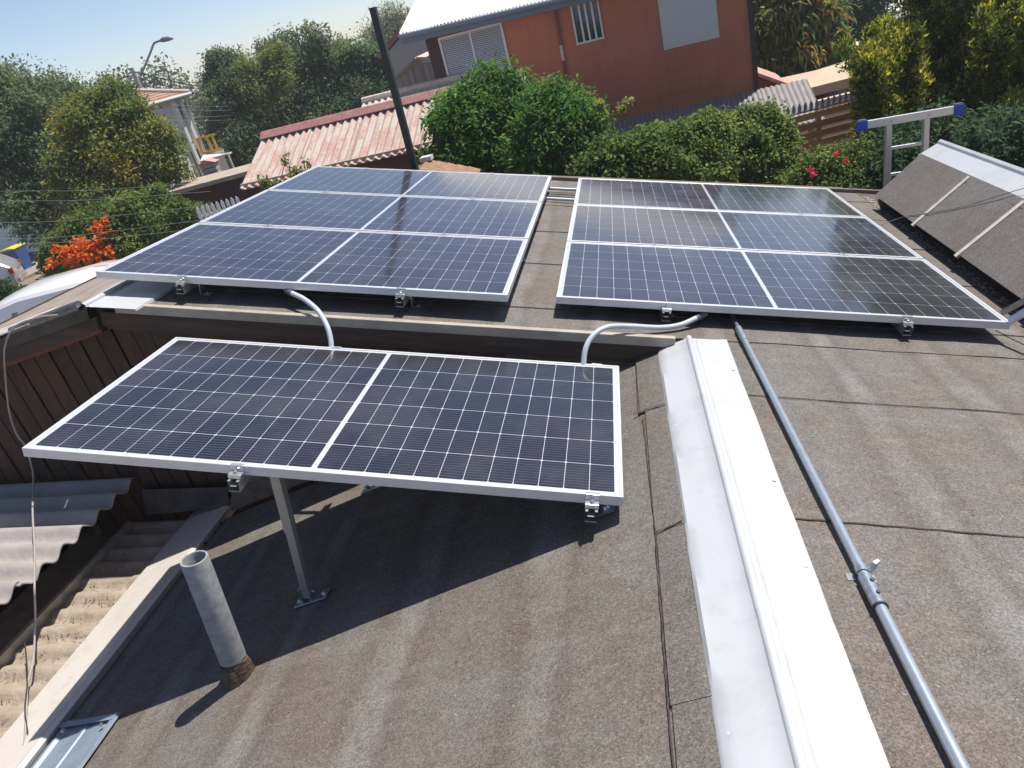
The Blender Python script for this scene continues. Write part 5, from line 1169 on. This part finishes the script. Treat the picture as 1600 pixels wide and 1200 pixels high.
def wire(lab, pts, r, mt, grp): o = MB().tube(smooth_pts([at(*p) for p in pts], 6), r, 5).obj('overhead_wire', mt, None, True); tag(o, lab, 'wire', grp)
wire('upper black cable running right from the street lamp pole', [(227, 116, 39.7), (262, 125, 38), (300, 133, 36.5), (345, 141, 35)], .028, CAB, 'overhead wires')
wire('lower black cable running right from the street lamp pole', [(225, 124, 39.7), (262, 135, 38), (300, 145, 36.5), (345, 153, 35)], .028, CAB, 'overhead wires')
wire('twisted cable bundle running left from the street lamp pole', [(206, 121, 39.8), (200, 119, 39.8), (190, 122, 39.6), (184, 124, 39.4), (150, 140, 38)], .05, CAB, 'overhead wires')
wl_ = [('topmost', 298, 295, 12.5), ('second highest', 313.5, 309, 12.5), ('third', 346.5, 330, 12.2), ('fourth', 372, 352, 12.0), ('lowest', 380, 365, 11.8)]
for nm, y0, y1, z in wl_:
    wire(nm + ' of the five thin pale wires crossing the shaded trees at the left', [(-60, y0 + 1, z - .5), (60, y0 + .3, z), (150, y0 + (y1 - y0) * .38, z + .4), (330, y1 - 10, z + 1.2)], .0028, CABP, 'overhead wires')
for i, (y0, y1) in enumerate(((164, 166), (171, 172), (183, 180), (188, 187))):
    wire(('highest', 'second', 'third', 'lowest')[i] + ' of four thin wires running from the far white house into the dark tree', [(268, y0, 27), (320, (y0 + y1) / 2 + 1, 28), (380, y1, 31), (430, y1, 34)], .006, CABP, 'overhead wires')
ms_ = at(358, 112, 31.3); o = MB().tube([(ms_.x, ms_.y, 0), (ms_.x, ms_.y, ms_.z - .2), (ms_.x, ms_.y, at(359, 90, 31.3).z)], [.05, .05, .02], 8).obj('pale_mast', WHT, None, True); tag(o, 'thin pale mast in front of the dark tree', 'mast')

# ---- van, car and bin
def loft(secs, name, matl, parent):
    """secs: list of (x, [(y, z), ...]) closed rings of equal count"""
    m = MB(); n = len(secs[0][1]); vs = [(x, y, z) for x, r in secs for y, z in r]
    fs = [(i * n + k, (i + 1) * n + k, (i + 1) * n + (k + 1) % n, i * n + (k + 1) % n) for i in range(len(secs) - 1) for k in range(n)]
    fs += [tuple(range(n)), tuple(reversed(range((len(secs) - 1) * n, len(secs) * n)))]
    m.add(vs, [tuple(reversed(q)) for q in fs]); o = m.obj(name, matl, parent, True)
    o.data.set_sharp_from_angle(angle=math.radians(24)); return o
def ring(hw, zb, zt, crown, belt, tumble, n=8):
    """body cross section: sides up to the belt, tumblehome, crowned roof"""
    r = [(-hw, zb), (-hw, belt)]
    r += [(-hw + tumble * .55, belt + (zt - belt) * .62), (-hw + tumble, zt - .06)]
    for k in range(n + 1):
        y = (-hw + tumble + .05) * (1 - 2 * k / n); r.append((y, zt + crown * (1 - (2 * k / n - 1) ** 2)))
    r += [(hw - tumble, zt - .06), (hw - tumble * .55, belt + (zt - belt) * .62), (hw, belt), (hw, zb)]
    return r
WP = mat('white_car_paint', (.82, .82, .82), .3, coat=1., coatr=.05); SP = mat('silver_paint', (.42, .42, .43), .3, metal=.5, coat=1., coatr=.05)
TYR = mat('tyre', (.02, .02, .02), .85); RIM = mat('rim', (.4, .4, .42), .35, metal=.8); CG = mat('car_glass', (.015, .02, .025), .05, spec=.8, coat=1.)
def wheel(par, x, y, r, s_):
    o = MB().tube([(x, y, r), (x, y + s_ * .19, r)], r, 20).obj('wheel', TYR, par, True); MB().tube([(x, y - s_ * .005, r), (x, y + s_ * .02, r)], r * .62, 16).obj('rim', RIM, o, True)
va = atz(5, 486, 1.80); vb_ = atz(120, 460, 1.80); vx = vb_ - va; vx.z = 0; vx.normalize(); vy = Vector((-vx.y, vx.x, 0))
VF = frame(Vector((va.x, va.y, 0)) - vx * .62 + vy * .71, vx, vy); van = thing('parked_van', 'white van parked below the left edge of the roof', 'van', VF)
secs = [(-.02, ring(.70, .55, 1.20, .02, 1.0, .10)), (.05, ring(.82, .42, 1.66, .03, 1.05, .14)), (.35, ring(.86, .35, 1.86, .07, 1.05, .15)), (1.0, ring(.87, .32, 1.97, .09, 1.05, .15)), (2.2, ring(.87, .32, 2.00, .09, 1.05, .15)), (2.9, ring(.86, .32, 1.92, .05, 1.05, .18)), (3.5, ring(.84, .34, 1.28, .04, 1.0, .16)), (4.2, ring(.80, .38, .98, .03, .8, .10)), (4.38, ring(.70, .45, .80, .01, .7, .06))]
loft(secs, 'body', WP, van)
def sidewin(x0, x1, z0, z1, nm='side_window'):
    for s_ in (-1, 1):
        q = [(x0 + .03, z0), (x1, z0), (x1, z1), (x0 + .10, z1), (x0 + .03, z1 - .12)]
        f = lambda z: s_ * (.872 - max(0, (z - 1.05)) / (1.86 - 1.05) * .135)
        m = MB(); m.add([(x, f(z), z) for x, z in q] + [(x, f(z) - s_ * .03, z) for x, z in q], [(0, 1, 2, 3, 4), (9, 8, 7, 6, 5)] + [(i, 5 + i, 5 + (i + 1) % 5, (i + 1) % 5) for i in range(5)]); m.obj(nm, CG, van)
sidewin(.70, .98, 1.14, 1.73, 'quarter_window'); sidewin(1.12, 2.05, 1.14, 1.75); sidewin(2.12, 2.85, 1.14, 1.72)
MB().tube([(.4, 0, 1.94), (1.0, 0, 2.06), (2.2, 0, 2.09), (2.8, 0, 2.02)], .006, 6).obj('roof_seam', mat('seam_grey', (.3, .3, .3), .6), van)
for x in (.85, 3.45):
    for s_ in (-1, 1): wheel(van, x, s_ * .88, .31, -s_)
ca = atz(22, 408, .95); cx_ = Vector((.45, -.9, 0)); cx_ = (atz(-40, 430, .9) - ca); cx_.z = 0; CF = frame(Vector((ca.x, ca.y, 0)), cx_, Vector((0, 0, 1)).cross(cx_)); 
car = thing('parked_car', 'silver car with red tail light at the left edge beside the blue bin', 'car', CF)
secs = [(0, ring(.66, .5, .80, .0, .72, .03)), (.06, ring(.80, .32, .92, .02, .8, .05)), (.35, ring(.84, .28, 1.20, .04, .9, .12)), (.9, ring(.85, .26, 1.42, .05, .92, .2)), (2.2, ring(.85, .26, 1.43, .05, .92, .2)), (3.0, ring(.85, .27, 1.0, .04, .9, .1)), (3.9, ring(.80, .3, .82, .03, .7, .08)), (4.05, ring(.7, .38, .66, .0, .6, .04))]
loft(secs, 'body', SP, car)
MB().slab([(.10, -.62, .95), (.10, .62, .95), (.72, .52, 1.38), (.72, -.52, 1.38)], -.03).obj('rear_window', CG, car)
for s_ in (-1, 1): MB().box(-.005, .12, s_ * .74 - .09, s_ * .74 + .09, .70, .88).obj('tail_light', mat('tail_red', (.45, .02, .03), .25), car); [wheel(car, x, s_ * .84, .30, -s_) for x in (.75, 3.2)]
MB().box(-.05, .08, -.7, .7, .36, .50).obj('bumper', SP, car); MB().box(.9, 2.9, -.62, -.60, 1.38, 1.45).obj('roof_edge', mat('red_strip', (.4, .03, .05), .5), car)
bn = atz(40, 424, 0); BF = frame(bn, vx, vy); bin_ = thing('wheelie_bin', 'blue wheeled rubbish bin with a yellow lid beside the silver car', 'bin', BF)
BB = mat('bin_blue', (.03, .08, .26), .5); m = MB(); b0 = [(-.22, -.22, .06), (.22, -.22, .06), (.22, .22, .06), (-.22, .22, .06)]; b1 = [(-.29, -.34, .92), (.29, -.34, .92), (.29, .34, .92), (-.29, .34, .92)]
m.add(b0 + b1, [(3, 2, 1, 0), (4, 5, 6, 7), (0, 1, 5, 4), (1, 2, 6, 5), (2, 3, 7, 6), (3, 0, 4, 7)]); bevel(m.obj('body', BB, bin_), .02)
bevel(MB().prism([(-.31, .925), (.31, .925), (.30, .965), (.1, 1.0), (-.30, .975)], -.36, .37).obj('lid', mat('bin_yellow', (.55, .50, .05), .5), bin_), .01)
for s_ in (-1, 1): MB().tube([(s_ * .22, .28, .10), (s_ * .27, .28, .10)], .10, 14).obj('wheel', TYR, bin_)
MB().tube([(-.2, .38, .93), (.2, .38, .93)], .018, 8).obj('handle', BB, bin_)

# ---- thin summer haze
hz = MB().box(-75, 75, -12, 85, -1, 10).obj('haze', D.materials.new('haze_air')); stuff(hz); hz['label'] = 'thin pale haze that softens the far trees'
hm = hz.data.materials[0]; hm.use_nodes = True; hm.node_tree.nodes.clear()
ho = hm.node_tree.nodes.new('ShaderNodeOutputMaterial'); hv = hm.node_tree.nodes.new('ShaderNodeVolumePrincipled')
hv.inputs['Color'].default_value = (.90, .94, 1, 1); hv.inputs['Density'].default_value = .0012; hm.node_tree.links.new(hv.outputs[0], ho.inputs['Volume'])
